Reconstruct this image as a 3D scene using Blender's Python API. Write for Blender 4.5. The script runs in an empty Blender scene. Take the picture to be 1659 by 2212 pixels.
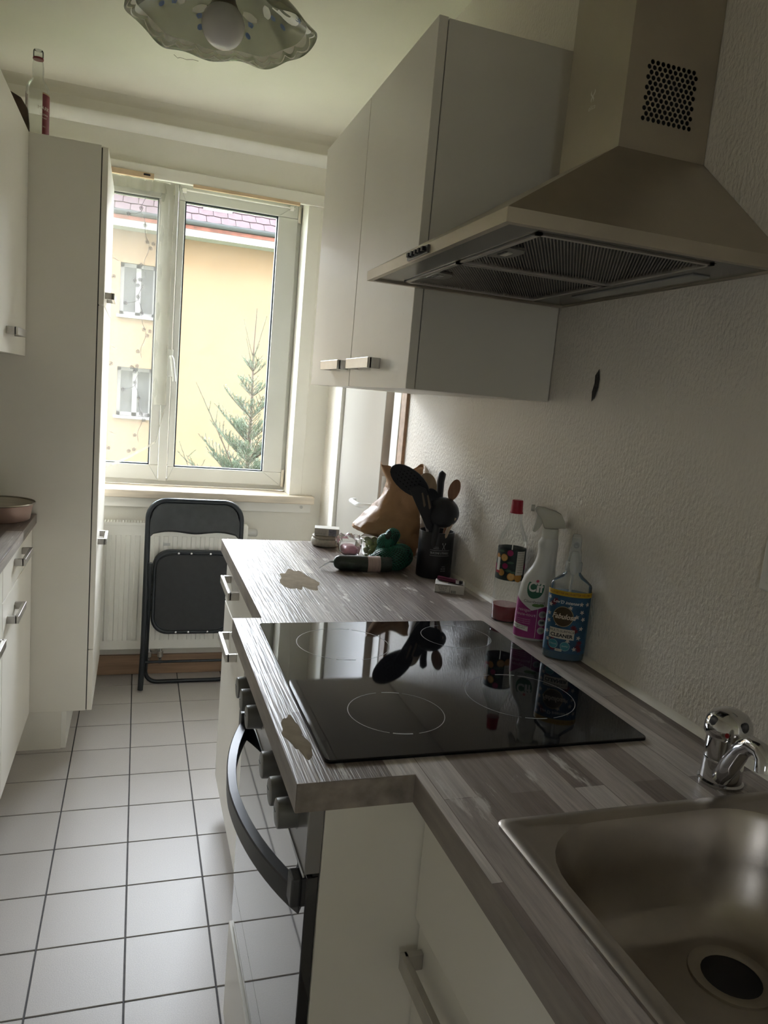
import bpy, bmesh, math, random
from mathutils import Vector, Matrix
random.seed(7)
SC = bpy.context.scene
COL = SC.collection
PI = math.pi

# ------------------------------------------------------------------ camera
FPX, CZ, YAW, PITCH, ROLL = 1601.88, 1.3780, 0.3280, -0.1500, 0.0888
W_, H_ = 1659, 2212
_f = Vector((math.sin(YAW)*math.cos(PITCH), math.cos(YAW)*math.cos(PITCH), math.sin(PITCH)))
_r0 = Vector((math.cos(YAW), -math.sin(YAW), 0)); _u0 = _r0.cross(_f)
_r = _r0*math.cos(ROLL) + _u0*math.sin(ROLL); _u = -_r0*math.sin(ROLL) + _u0*math.cos(ROLL)
cam_d = bpy.data.cameras.new('camera'); cam = bpy.data.objects.new('camera', cam_d); COL.objects.link(cam)
cam.matrix_world = Matrix(((_r.x, _u.x, -_f.x, 0), (_r.y, _u.y, -_f.y, 0), (_r.z, _u.z, -_f.z, CZ), (0, 0, 0, 1)))
cam_d.sensor_fit = 'VERTICAL'; cam_d.sensor_height = 36.0; cam_d.lens = 36.0*FPX/H_
cam_d.clip_start = 0.02; cam_d.clip_end = 300
SC.camera = cam

# ------------------------------------------------------------------ world / light / exposure
SKY = 14.0
world = bpy.data.worlds.new('world'); SC.world = world; world.use_nodes = True
bg = world.node_tree.nodes['Background']; bg.inputs[0].default_value = (0.90, 0.95, 1.05, 1); bg.inputs[1].default_value = SKY
portal_d = bpy.data.lights.new('window_portal', 'AREA'); portal_d.shape = 'RECTANGLE'; portal_d.size = 1.2; portal_d.size_y = 1.36
portal_d.cycles.is_portal = True
portal = bpy.data.objects.new('window_portal', portal_d); COL.objects.link(portal)
portal.location = (0.115, 3.83, 1.565); portal.rotation_euler = (-PI/2, 0, 0)
portal2_d = bpy.data.lights.new('fill_window_portal', 'AREA'); portal2_d.shape = 'RECTANGLE'; portal2_d.size = .62; portal2_d.size_y = .48; portal2_d.cycles.is_portal = True  # portal for the added fill window behind the viewer
portal2 = bpy.data.objects.new('fill_window_portal', portal2_d); COL.objects.link(portal2)
portal2.location = (-.83, -1.91, 1.56); portal2.rotation_euler = (0, -PI/2, 0)
vs = SC.view_settings
vs.view_transform = 'Standard'; vs.look = 'None'; vs.gamma = 1.0; vs.use_curve_mapping = False
vs.exposure = 1.76
SC.cycles.use_denoising = True
SC.cycles.max_bounces = 9; SC.cycles.diffuse_bounces = 6; SC.cycles.glossy_bounces = 4; SC.cycles.transparent_max_bounces = 16
SC.cycles.sample_clamp_indirect = 8.0
SC.cycles.use_adaptive_sampling = True; SC.cycles.adaptive_threshold = 0.03

# ------------------------------------------------------------------ materials
MATS = {}
def _nt(name):
    m = bpy.data.materials.new(name); m.use_nodes = True
    nt = m.node_tree; return m, nt, nt.nodes['Principled BSDF']
def _n(nt, t, **kw):
    n = nt.nodes.new(t)
    for k, v in kw.items(): setattr(n, k, v)
    return n
def mat(name, col, rough=0.5, metal=0.0, var=0.0, vscale=8.0, bump=0.0, bscale=80.0, coat=0.0, spec=0.5, alpha=1.0, trans=0.0, stretch=None, ior=1.45):
    if name in MATS: return MATS[name]
    m, nt, b = _nt(name); MATS[name] = m
    b.inputs['Base Color'].default_value = (*col, 1); b.inputs['Roughness'].default_value = rough
    b.inputs['Metallic'].default_value = metal; b.inputs['Coat Weight'].default_value = coat
    b.inputs['Specular IOR Level'].default_value = spec; b.inputs['Alpha'].default_value = alpha
    b.inputs['Transmission Weight'].default_value = trans; b.inputs['IOR'].default_value = ior
    if var or bump:
        tc = _n(nt, 'ShaderNodeTexCoord'); mp = _n(nt, 'ShaderNodeMapping')
        nt.links.new(tc.outputs['Object'], mp.inputs[0])
        if stretch: mp.inputs['Scale'].default_value = stretch
    if var:
        no = _n(nt, 'ShaderNodeTexNoise'); no.inputs['Scale'].default_value = vscale; no.inputs['Detail'].default_value = 5
        nt.links.new(mp.outputs[0], no.inputs['Vector'])
        cr = _n(nt, 'ShaderNodeValToRGB'); cr.color_ramp.elements[0].position = .3; cr.color_ramp.elements[1].position = .7
        cr.color_ramp.elements[0].color = (*[max(0, c*(1-var)) for c in col], 1); cr.color_ramp.elements[1].color = (*[min(1, c*(1+var)) for c in col], 1)
        nt.links.new(no.outputs['Fac'], cr.inputs[0]); nt.links.new(cr.outputs[0], b.inputs['Base Color'])
    if bump:
        n2 = _n(nt, 'ShaderNodeTexNoise'); n2.inputs['Scale'].default_value = bscale; n2.inputs['Detail'].default_value = 3
        nt.links.new(mp.outputs[0], n2.inputs['Vector'])
        bp = _n(nt, 'ShaderNodeBump'); bp.inputs['Strength'].default_value = bump; bp.inputs['Distance'].default_value = .004
        nt.links.new(n2.outputs['Fac'], bp.inputs['Height']); nt.links.new(bp.outputs[0], b.inputs['Normal'])
    return m

def mat_worktop(name, dark=1.0):
    m, nt, b = _nt(name); MATS[name] = m; L = nt.links.new
    tc = _n(nt, 'ShaderNodeTexCoord'); sp = _n(nt, 'ShaderNodeSeparateXYZ'); L(tc.outputs['Object'], sp.inputs[0])
    ad = _n(nt, 'ShaderNodeMath', operation='ADD'); L(sp.outputs['X'], ad.inputs[0]); L(sp.outputs['Z'], ad.inputs[1])
    cb = _n(nt, 'ShaderNodeCombineXYZ'); L(sp.outputs['Y'], cb.inputs[0]); L(ad.outputs[0], cb.inputs[1])
    br = _n(nt, 'ShaderNodeTexBrick'); br.offset = .37; br.offset_frequency = 2; br.squash = 1
    br.inputs['Scale'].default_value = 1; br.inputs['Brick Width'].default_value = .43; br.inputs['Row Height'].default_value = .046
    br.inputs['Mortar Size'].default_value = .0007; br.inputs['Mortar Smooth'].default_value = .3; br.inputs['Bias'].default_value = 0
    br.inputs['Color1'].default_value = (0, 0, 0, 1); br.inputs['Color2'].default_value = (1, 1, 1, 1); br.inputs['Mortar'].default_value = (.12, .12, .12, 1)
    L(cb.outputs[0], br.inputs['Vector'])
    cr = _n(nt, 'ShaderNodeValToRGB'); e = cr.color_ramp.elements
    e[0].position = 0; e[0].color = (.15, .118, .10, 1); e[1].position = 1; e[1].color = (.56, .51, .47, 1)
    for p, c in ((.3, (.27, .225, .20, 1)), (.5, (.40, .352, .32, 1)), (.68, (.21, .172, .15, 1)), (.84, (.48, .435, .40, 1))):
        x = e.new(p); x.color = c
    L(br.outputs['Color'], cr.inputs[0])
    mp = _n(nt, 'ShaderNodeMapping'); mp.inputs['Scale'].default_value = (5, 70, 1); L(cb.outputs[0], mp.inputs[0])
    gn = _n(nt, 'ShaderNodeTexNoise'); gn.inputs['Scale'].default_value = 1; gn.inputs['Detail'].default_value = 8; gn.inputs['Roughness'].default_value = .7; gn.inputs['Distortion'].default_value = .6
    L(mp.outputs[0], gn.inputs['Vector'])
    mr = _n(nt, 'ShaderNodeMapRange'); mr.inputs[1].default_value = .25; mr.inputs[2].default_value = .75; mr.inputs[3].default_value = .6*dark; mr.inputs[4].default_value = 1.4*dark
    L(gn.outputs['Fac'], mr.inputs[0])
    mx = _n(nt, 'ShaderNodeMix', data_type='RGBA', blend_type='MULTIPLY'); mx.inputs['Factor'].default_value = 1
    L(cr.outputs[0], mx.inputs['A']); L(mr.outputs[0], mx.inputs['B'])
    mp2 = _n(nt, 'ShaderNodeMapping'); mp2.inputs['Scale'].default_value = (6, 26, 1); L(cb.outputs[0], mp2.inputs[0])
    pn = _n(nt, 'ShaderNodeTexNoise'); pn.inputs['Scale'].default_value = 1; pn.inputs['Detail'].default_value = 7; pn.inputs['Roughness'].default_value = .65; L(mp2.outputs[0], pn.inputs['Vector'])
    pr = _n(nt, 'ShaderNodeValToRGB'); pr.color_ramp.elements[0].position = .59; pr.color_ramp.elements[1].position = .645; L(pn.outputs['Fac'], pr.inputs[0])
    mx2 = _n(nt, 'ShaderNodeMix', data_type='RGBA'); L(pr.outputs[0], mx2.inputs['Factor']); L(mx.outputs['Result'], mx2.inputs['A']); mx2.inputs['B'].default_value = (.58, .545, .51, 1)
    L(mx2.outputs['Result'], b.inputs['Base Color'])
    mp3 = _n(nt, 'ShaderNodeMapping'); mp3.inputs['Scale'].default_value = (7, 210, 1); L(cb.outputs[0], mp3.inputs[0])
    bn = _n(nt, 'ShaderNodeTexNoise'); bn.inputs['Scale'].default_value = 1; bn.inputs['Detail'].default_value = 2; L(mp3.outputs[0], bn.inputs['Vector'])
    bp = _n(nt, 'ShaderNodeBump'); bp.inputs['Strength'].default_value = .55; bp.inputs['Distance'].default_value = .002
    L(bn.outputs['Fac'], bp.inputs['Height']); L(bp.outputs[0], b.inputs['Normal'])
    b.inputs['Roughness'].default_value = .33
    return m

def mat_thin(name, tint, opacity, rough=.1, gloss=.5, transl=0.0):
    """thin sheet: see-through share, plus a diffuse/translucent body and a Fresnel gloss"""
    if name in MATS: return MATS[name]
    m, nt, b = _nt(name); MATS[name] = m; L = nt.links.new
    nt.nodes.remove(b); out = nt.nodes['Material Output']
    tr = _n(nt, 'ShaderNodeBsdfTransparent'); tr.inputs[0].default_value = (*[min(1, .75+.25*c) for c in tint], 1)
    df = _n(nt, 'ShaderNodeBsdfDiffuse'); df.inputs[0].default_value = (*tint, 1)
    tl = _n(nt, 'ShaderNodeBsdfTranslucent'); tl.inputs[0].default_value = (*tint, 1)
    body = _n(nt, 'ShaderNodeMixShader'); body.inputs[0].default_value = transl; L(df.outputs[0], body.inputs[1]); L(tl.outputs[0], body.inputs[2])
    mx = _n(nt, 'ShaderNodeMixShader'); mx.inputs[0].default_value = opacity; L(tr.outputs[0], mx.inputs[1]); L(body.outputs[0], mx.inputs[2])
    gl = _n(nt, 'ShaderNodeBsdfGlossy'); gl.inputs['Roughness'].default_value = rough
    fr = _n(nt, 'ShaderNodeLayerWeight'); fr.inputs[0].default_value = .25
    ml = _n(nt, 'ShaderNodeMath', operation='MULTIPLY'); ml.inputs[1].default_value = gloss; L(fr.outputs['Fresnel'], ml.inputs[0])
    m2 = _n(nt, 'ShaderNodeMixShader'); L(ml.outputs[0], m2.inputs[0]); L(mx.outputs[0], m2.inputs[1]); L(gl.outputs[0], m2.inputs[2])
    L(m2.outputs[0], out.inputs[0]); return m

WHITE = mat('white_laminate', (.85, .815, .735), .32, var=.03, vscale=3)
CARC = mat('cabinet_carcass', (.80, .77, .695), .42, var=.03, vscale=3)
GAP = mat('gap_shadow', (.05, .048, .045), .8)
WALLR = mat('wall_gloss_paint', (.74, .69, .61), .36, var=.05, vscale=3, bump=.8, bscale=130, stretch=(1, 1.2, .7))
WALLP = mat('wall_paint', (.80, .77, .69), .55, var=.05, vscale=2.5, bump=.15, bscale=60)
CEIL = mat('ceiling_paint', (.75, .715, .62), .7, var=.04, vscale=2, bump=.1, bscale=50)
TRIMW = mat('trim_white', (.86, .84, .78), .4, var=.03)
PVC = mat('window_pvc', (.60, .595, .55), .3, var=.02)
GASKET = mat('gasket_dark', (.03, .045, .055), .5)
TILE = mat('floor_tile', (.46, .43, .405), .42, spec=.32, var=.10, vscale=420, bump=.05, bscale=300)
GROUT = mat('grout', (.085, .08, .08), .8, var=.2, vscale=60)
STEEL = mat('brushed_steel', (.50, .465, .41), .33, 1.0, var=.10, vscale=6, bump=.04, bscale=40, stretch=(1, 1, 30))
STEELD = mat('dull_steel', (.34, .32, .29), .38, 1.0, var=.15, vscale=10)
NICKEL = mat('handle_nickel', (.55, .53, .50), .32, 1.0, var=.05, vscale=30)
CHROME = mat('chrome', (.62, .62, .63), .08, 1.0)
BLACKG = mat('hob_glass', (.006, .006, .007), .035, var=.3, vscale=12, spec=.5)
OVENG = mat('oven_glass', (.012, .012, .014), .03, spec=.9, coat=.6, var=.2, vscale=5)
BLACKP = mat('black_plastic', (.018, .018, .020), .42, var=.2, vscale=20)
DARKG = mat('dark_grey_metal', (.11, .11, .112), .38, .3, var=.1, vscale=20)
FRAMEB = mat('chair_frame_black', (.022, .026, .030), .35, .2, var=.1, vscale=15)
VINYL = mat('chair_vinyl', (.040, .044, .046), .5, var=.15, vscale=30, bump=.2, bscale=500)
SEATB = mat('chair_seat_board', (.026, .027, .028), .6, var=.12, vscale=40)
SILL = mat('sill_marble', (.62, .54, .43), .4, var=.18, vscale=14, stretch=(.4, 3, 3))
WOODB = mat('baseboard_wood', (.36, .235, .15), .5, var=.22, vscale=9, stretch=(.4, 6, 6))
WOODT = mat('board_tan', (.62, .46, .30), .6, var=.15, vscale=12)
SPOON1 = mat('spoon_wood_light', (.36, .26, .16), .6, var=.2, vscale=30, stretch=(3, 3, .6))
SPOON2 = mat('spoon_wood_red', (.26, .13, .075), .55, var=.25, vscale=30, stretch=(3, 3, .6))
PALEW = mat('pale_wood', (.52, .42, .30), .6, var=.15, vscale=30)
RAD = mat('radiator_enamel', (.88, .865, .80), .35, var=.03)
GLASS = mat_thin('window_glass', (.9, .95, .93), .02, .02, .6)
CURT = mat_thin('sheer_voile', (.42, .40, .35), .24, .6, .05, .25)
CURTH = mat_thin('sheer_hem', (.55, .53, .45), .50, .6, .05, .25)
THREAD = mat('embroidery_thread', (.23, .22, .22), .8, var=.1)
SHADE = mat_thin('lamp_shade_glass', (.34, .34, .24), .50, .12, .7, .45)
SHADEW = mat_thin('lamp_shade_frost', (.98, .96, .84), .97, .3, .2, .45)
SHADEB = mat('lamp_shade_blue', (.09, .14, .26), .3, var=.2, vscale=60)
BULB = mat('bulb_opal', (.62, .60, .60), .12, var=.04, vscale=20)
BROWNSOCK = mat('lamp_socket', (.22, .19, .15), .4, var=.1)
CLEARP = mat_thin('clear_plastic', (.80, .84, .82), .10, .05, 1.0)
CLEARG = mat_thin('clear_glass', (.80, .84, .80), .05, .04, .45)
FILM = mat_thin('cling_film', (.9, .9, .9), .05, .12, .9)
PAPER = mat('kraft_paper', (.36, .205, .10), .5, var=.12, vscale=18, bump=.15, bscale=60)
WORKTOP = mat_worktop('worktop_plank_laminate')
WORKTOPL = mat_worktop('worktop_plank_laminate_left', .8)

# ------------------------------------------------------------------ mesh helpers
ORG = {}
class MB:
    def __init__(s): s.v = []; s.f = []
    def add(s, V, F):
        n = len(s.v); s.v += [tuple(p) for p in V]; s.f += [tuple(i+n for i in q) for q in F]; return s
    def box(s, x0, x1, y0, y1, z0, z1):
        return s.add([(x0,y0,z0),(x1,y0,z0),(x1,y1,z0),(x0,y1,z0),(x0,y0,z1),(x1,y0,z1),(x1,y1,z1),(x0,y1,z1)],
                     [(0,3,2,1),(4,5,6,7),(0,1,5,4),(1,2,6,5),(2,3,7,6),(3,0,4,7)])
    def obox(s, c, ax, ay, az, hx, hy, hz):
        c, ax, ay, az = Vector(c), Vector(ax).normalized(), Vector(ay).normalized(), Vector(az).normalized()
        V = [c+ax*hx*i+ay*hy*j+az*hz*k for k in (-1, 1) for j in (-1, 1) for i in (-1, 1)]
        return s.add(V, [(0,2,3,1),(4,5,7,6),(0,1,5,4),(1,3,7,5),(3,2,6,7),(2,0,4,6)])
    def prism(s, poly, z0, z1):
        n = len(poly)
        V = [(x, y, z0) for x, y in poly]+[(x, y, z1) for x, y in poly]
        return s.add(V, [tuple(range(n-1, -1, -1)), tuple(range(n, 2*n))]+[(i, (i+1) % n, n+(i+1) % n, n+i) for i in range(n)])
    def loft(s, rings, cap0=True, cap1=True, closed=True):
        n = len(rings[0]); V = [p for r in rings for p in r]; F = []
        for k in range(len(rings)-1):
            for i in range(n if closed else n-1):
                j = (i+1) % n; F.append((k*n+i, k*n+j, (k+1)*n+j, (k+1)*n+i))
        if cap0: F.append(tuple(range(n-1, -1, -1)))
        if cap1: F.append(tuple(range((len(rings)-1)*n, len(rings)*n)))
        return s.add(V, F)
    def lathe(s, c, prof, n=32, sx=1, sy=1, cap0=True, cap1=True):
        return s.loft([[(c[0]+r*sx*math.cos(2*PI*i/n), c[1]+r*sy*math.sin(2*PI*i/n), c[2]+z) for i in range(n)] for r, z in prof], cap0, cap1)
    def tube(s, pts, r, n=8, cap=True):
        pts = [Vector(p) for p in pts]; R = r if isinstance(r, (list, tuple)) else [r]*len(pts)
        t0 = (pts[1]-pts[0]).normalized(); a = Vector((0, 0, 1)) if abs(t0.z) < .9 else Vector((1, 0, 0))
        u = t0.cross(a).normalized(); rings = []
        for i, p in enumerate(pts):
            t = ((pts[min(i+1, len(pts)-1)]-pts[i]).normalized()+(pts[i]-pts[max(i-1, 0)]).normalized())
            t = t.normalized() if t.length > 1e-6 else t0
            u = (u-t*u.dot(t)); u = u.normalized() if u.length > 1e-6 else t.orthogonal().normalized()
            w = t.cross(u)
            rings.append([p+u*R[i]*math.cos(2*PI*k/n)+w*R[i]*math.sin(2*PI*k/n) for k in range(n)])
        return s.loft(rings, cap, cap)
    def ellipsoid(s, c, rx, ry, rz, n=16, m=10):
        return s.loft([[(c[0]+rx*math.sin(PI*k/m)*math.cos(2*PI*i/n), c[1]+ry*math.sin(PI*k/m)*math.sin(2*PI*i/n), c[2]-rz*math.cos(PI*k/m)) for i in range(n)] for k in range(1, m)], True, True)
    def disc(s, c, r, n=24, ax=(1,0,0), ay=(0,1,0)):
        c, ax, ay = Vector(c), Vector(ax), Vector(ay)
        return s.add([c+ax*r*math.cos(2*PI*i/n)+ay*r*math.sin(2*PI*i/n) for i in range(n)], [tuple(range(n))])
    def build(s, name, m, parent=None, smooth=None, bevel=0, seg=2, solid=0, kind=None, local=False, flip=True):
        me = bpy.data.meshes.new(name)
        o = bpy.data.objects.new(name, me); COL.objects.link(o)
        org = Vector((0, 0, 0))
        if parent is not None: org = ORG.get(parent.name, Vector((0, 0, 0)))
        V = s.v if local else [Vector(p)-org for p in s.v]
        me.from_pydata([tuple(p) for p in V], [], s.f); me.update()
        bm = bmesh.new(); bm.from_mesh(me)
        if flip: bmesh.ops.recalc_face_normals(bm, faces=bm.faces)
        if bevel: bmesh.ops.bevel(bm, geom=list(bm.edges), offset=bevel, segments=seg, affect='EDGES', profile=.5, clamp_overlap=True)
        bm.to_mesh(me); bm.free()
        if smooth is not None:
            me.shade_smooth(); me.set_sharp_from_angle(angle=math.radians(smooth))
        if m: me.materials.append(m)
        if solid:
            md = o.modifiers.new('solid', 'SOLIDIFY'); md.thickness = solid; md.offset = 0
        if parent is not None:
            o.parent = parent; ORG[o.name] = org
        else: ORG[o.name] = Vector((0, 0, 0))
        if kind: o['kind'] = kind
        return o

def thing(name, label, cat, loc, group=None, rz=0):
    o = bpy.data.objects.new(name, None); COL.objects.link(o); o.empty_display_size = .05
    o.location = loc; o.rotation_euler = (0, 0, rz)
    o['label'] = label; o['category'] = cat
    if group: o['group'] = group
    ORG[o.name] = Vector(loc); return o
def tag(o, label, cat, group=None):
    o['label'] = label; o['category'] = cat
    if group: o['group'] = group
    return o
def recenter(o, base):
    """put a one-mesh thing's origin at its base"""
    b = Vector(base); o.data.transform(Matrix.Translation(-b)); o.location = b; ORG[o.name] = b; return o
def struct(o): o['kind'] = 'structure'; return o
def box(name, m, b, parent=None, bevel=0, **kw):
    return MB().box(*b).build(name, m, parent, bevel=bevel, **kw)
def rrect(x0, x1, y0, y1, r, n=6):
    P = []
    for cx, cy, a in ((x1-r, y1-r, 0), (x0+r, y1-r, 90), (x0+r, y0+r, 180), (x1-r, y0+r, 270)):
        for k in range(n+1):
            t = math.radians(a+90*k/n); P.append((cx+r*math.cos(t), cy+r*math.sin(t)))
    return P
def text2d(s, size, align='CENTER', bold=0.0, shear=0.0, sx=1.0):
    cu = bpy.data.curves.new('t', 'FONT'); cu.body = s; cu.size = size; cu.align_x = align; cu.align_y = 'CENTER'; cu.offset = bold; cu.shear = shear; cu.resolution_u = 3
    o = bpy.data.objects.new('t', cu); COL.objects.link(o)
    dg = bpy.context.evaluated_depsgraph_get(); me = bpy.data.meshes.new_from_object(o.evaluated_get(dg))
    V = [(v.co.x*sx, v.co.y) for v in me.vertices]; F = [tuple(p.vertices) for p in me.polygons]
    bpy.data.objects.remove(o); bpy.data.curves.remove(cu); bpy.data.meshes.remove(me)
    return V, F
def flat(V2, F, c, ax, ay):
    c, ax, ay = Vector(c), Vector(ax), Vector(ay)
    return [c+ax*x+ay*y for x, y in V2], F

# ------------------------------------------------------------------ room shell
XR, XL, YF, YN, ZC = .862, -.72, 3.518, -2.7, 2.525
TS, T0X, T0Y = .2032, -.1872, 3.172
floor = struct(box('floor', GROUT, (XL-.1, XR+.14, YN-.1, YF+.3, -.06, -.0035)))
_tiles = {}
g = .0042
y = T0Y+2*TS
rows = []
while y > YN: rows.append((y-TS+g/2, min(y-g/2, YF-.002))); y -= TS
for (ya, yb) in rows:
    for k in range(-3, 6):
        xa, xb = T0X+k*TS+g/2, T0X+(k+1)*TS-g/2
        xa, xb = max(xa, XL+.002), min(xb, XR-.002)
        if xb-xa < .02 or yb-ya < .02 or xa > .30: continue
        key = (round(xb-xa, 3), round(yb-ya, 3))
        if key not in _tiles:
            o = MB().box(-(xb-xa)/2, (xb-xa)/2, -(yb-ya)/2, (yb-ya)/2, -.006, 0).build('tile', TILE, floor, bevel=.0008, seg=1); _tiles[key] = o.data
        else:
            o = bpy.data.objects.new('tile', _tiles[key]); COL.objects.link(o); o.parent = floor
        o.location = ((xa+xb)/2, (ya+yb)/2, random.uniform(-.0003, 0))
ceiling = struct(box('ceiling', CEIL, (XL-.1, XR+.14, YN-.1, YF+.3, ZC, ZC+.1)))
# the room runs on behind the viewer, with an unseen window added as fill
W2 = (-2.15, -1.67, 1.25, 1.87)
mb = MB().box(XL-.1, XL, YN-.1, W2[0], -.05, ZC+.05).box(XL-.1, XL, W2[1], YF+.3, -.05, ZC+.05).box(XL-.1, XL, W2[0], W2[1], -.05, W2[2]).box(XL-.1, XL, W2[0], W2[1], W2[3], ZC+.05)
wall_left = struct(mb.build('wall_left', WALLP))
fill_win = struct(bpy.data.objects.new('added_fill_window', None)); COL.objects.link(fill_win); ORG['added_fill_window'] = Vector((0, 0, 0))  # unseen window, added to brighten the foreground
e = .05; xa, xb = XL-.09, XL-.04
MB().box(xa, xb, W2[0], W2[1], W2[2], W2[2]+e).box(xa, xb, W2[0], W2[1], W2[3]-e, W2[3]).box(xa, xb, W2[0], W2[0]+e, W2[2], W2[3]).box(xa, xb, W2[1]-e, W2[1], W2[2], W2[3]).build('frame', PVC, fill_win, bevel=.003)
box('pane', GLASS, (xa+.02, xa+.024, W2[0]+e, W2[1]-e, W2[2]+e, W2[3]-e), fill_win)
wall_near = struct(box('wall_near', WALLP, (XL-.1, XR+.14, YN-.1, YN, -.05, ZC+.05)))
# right wall with the door opening
DY0, DY1, DZ = 2.495, 3.225, 2.04
mb = MB().box(XR, XR+.14, YN-.1, DY0, -.05, ZC+.05).box(XR, XR+.14, DY1, YF+.3, -.05, ZC+.05).box(XR, XR+.14, DY0, DY1, DZ, ZC+.05).box(XR+.12, XR+.14, DY0, DY1, -.05, DZ)
wall_right = struct(mb.build('wall_right', WALLR))
# window wall
WX0, WX1, WZ0, WZ1 = -.47, .703, .884, 2.262
mb = MB().box(XL-.1, XR+.14, YF, 3.82, -.05, WZ0-.03).box(XL-.1, XR+.14, YF, 3.82, WZ1, ZC+.05).box(XL-.1, WX0, YF, 3.82, WZ0-.03, WZ1).box(WX1, XR+.14, YF, 3.82, WZ0-.03, WZ1)
wall_far = struct(mb.build('wall_far', WALLP))
# soft coved corner and moulding along the window wall
N = 8
pr = [(YF-.03*(1-math.sin(t*PI/2/N)), ZC-.03*(1-math.cos(t*PI/2/N))) for t in range(N+1)]
pr = [(YF+.0, ZC-.035), (YF-.004, ZC-.02), (YF-.012, ZC-.009), (YF-.03, ZC-.001), (YF-.035, ZC+.003), (YF+.01, ZC+.003)]
struct(MB().loft([[(x, a, b) for a, b in pr] for x in (XL, XR)]).build('trim_1', CEIL, smooth=60))
pr = [(YF+.004, 2.392), (YF-.006, 2.392), (YF-.022, 2.402), (YF-.036, 2.417), (YF-.042, 2.431), (YF-.042, 2.437), (YF+.004, 2.437)]
struct(MB().loft([[(x, a, b) for a, b in pr] for x in (XL, XR)]).build('trim_2', TRIMW, smooth=40))
lint = struct(MB().box(XL, XR-.001, YF-.022, YF+.002, 2.219, 2.270).build('trim_3', WALLP, bevel=.003))
for b in ((-.30, .027, YF-.027, YF-.010, 2.214, 2.236), (.190, .66, YF-.026, YF-.010, 2.209, 2.222)):
    box('board_strip', WOODT, b, lint)
box('latch', BLACKP, (-.015, .012, YF-.029, YF-.026, 2.224, 2.231), lint)
struct(box('trim_4', WALLP, (WX1, .763, YF-.010, YF+.002, .884, 2.219), bevel=.002))
struct(box('baseboard_far', WOODB, (XL, XR-.001, YF-.014, YF+.002, 0, .094), bevel=.002))
# ceiling crack and wall hole: little marks with their own shape
mb = MB()
ck = [(.074, 2.985), (.088, 3.008), (.096, 2.998), (.120, 3.004), (.140, 2.992), (.160, 2.994)]
mb.tube([(a, b, ZC-.0003) for a, b in ck], .0011, 5)
mb.build('crack', mat('crack_dark', (.16, .13, .10), .8), ceiling)
mb = MB()
P = [(1.301, 1.462), (1.289, 1.475), (1.284, 1.455), (1.285, 1.438), (1.293, 1.418), (1.303, 1.41), (1.305, 1.43), (1.300, 1.447)]
mb.add([(XR-.0015, a, b) for a, b in P]+[(XR-.0008, 1.295, 1.44)], [(i, (i+1) % 8, 8) for i in range(8)])
mb.build('plaster_hole', mat('hole_dark', (.045, .04, .035), .9, var=.5, vscale=200), wall_right)

# ------------------------------------------------------------------ door in the right wall
door = struct(bpy.data.objects.new('door_1', None)); COL.objects.link(door); ORG['door_1'] = Vector((0, 0, 0))
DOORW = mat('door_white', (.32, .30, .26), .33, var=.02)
L_ = .688; th = .055
ang = math.radians(2.9)
hx, hy = XR+.004, 3.218
dn = Vector((-math.sin(ang), -math.cos(ang), 0)); dt = Vector((math.cos(ang), -math.sin(ang), 0))
c = Vector((hx, hy, 1.015))+dn*(L_/2)+dt*(.020)
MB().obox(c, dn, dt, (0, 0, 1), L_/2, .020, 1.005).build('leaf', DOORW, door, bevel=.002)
ce = Vector((hx, hy, 1.015))+dn*(L_+.0006)+dt*.020
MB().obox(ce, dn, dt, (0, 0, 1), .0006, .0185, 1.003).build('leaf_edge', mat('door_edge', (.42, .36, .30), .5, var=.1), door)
ce = Vector((hx, hy, 1.03))+dn*(L_+.0014)+dt*.020
MB().obox(ce, dn, dt, (0, 0, 1), .0006, .010, .075).build('lock_plate', NICKEL, door)
hb = Vector((hx, hy, .985))+dn*(L_-.06)
pts = [hb, hb-dt*.04, hb-dt*.052-dn*.012, hb-dt*.055-dn*.03, hb-dt*.055-dn*.115, hb-dt*.052-dn*.125, hb-dt*.035-dn*.13]
MB().tube(pts, .0095, 10).build('door_handle', mat('door_handle_white', (.80, .80, .78), .25), door, smooth=60)
mb = MB().box(XR-.012, XR+.05, 2.425, DY0+.004, 0, DZ+.05).box(XR-.012, XR+.05, DY1-.004, 3.30, 0, DZ+.05).box(XR-.012, XR+.05, DY0+.004, DY1-.004, DZ-.004, DZ+.05)
mb.build('door_casing', TRIMW, door, bevel=.003)
box('wood_strip', WOODB, (XR-.010, XR+.01, 2.372, 2.422, 0, DZ+.06), door, bevel=.002)
box('seal', GASKET, (XR+.055, XR+.075, DY0+.001, DY0+.02, 0, DZ-.004), door)

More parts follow.
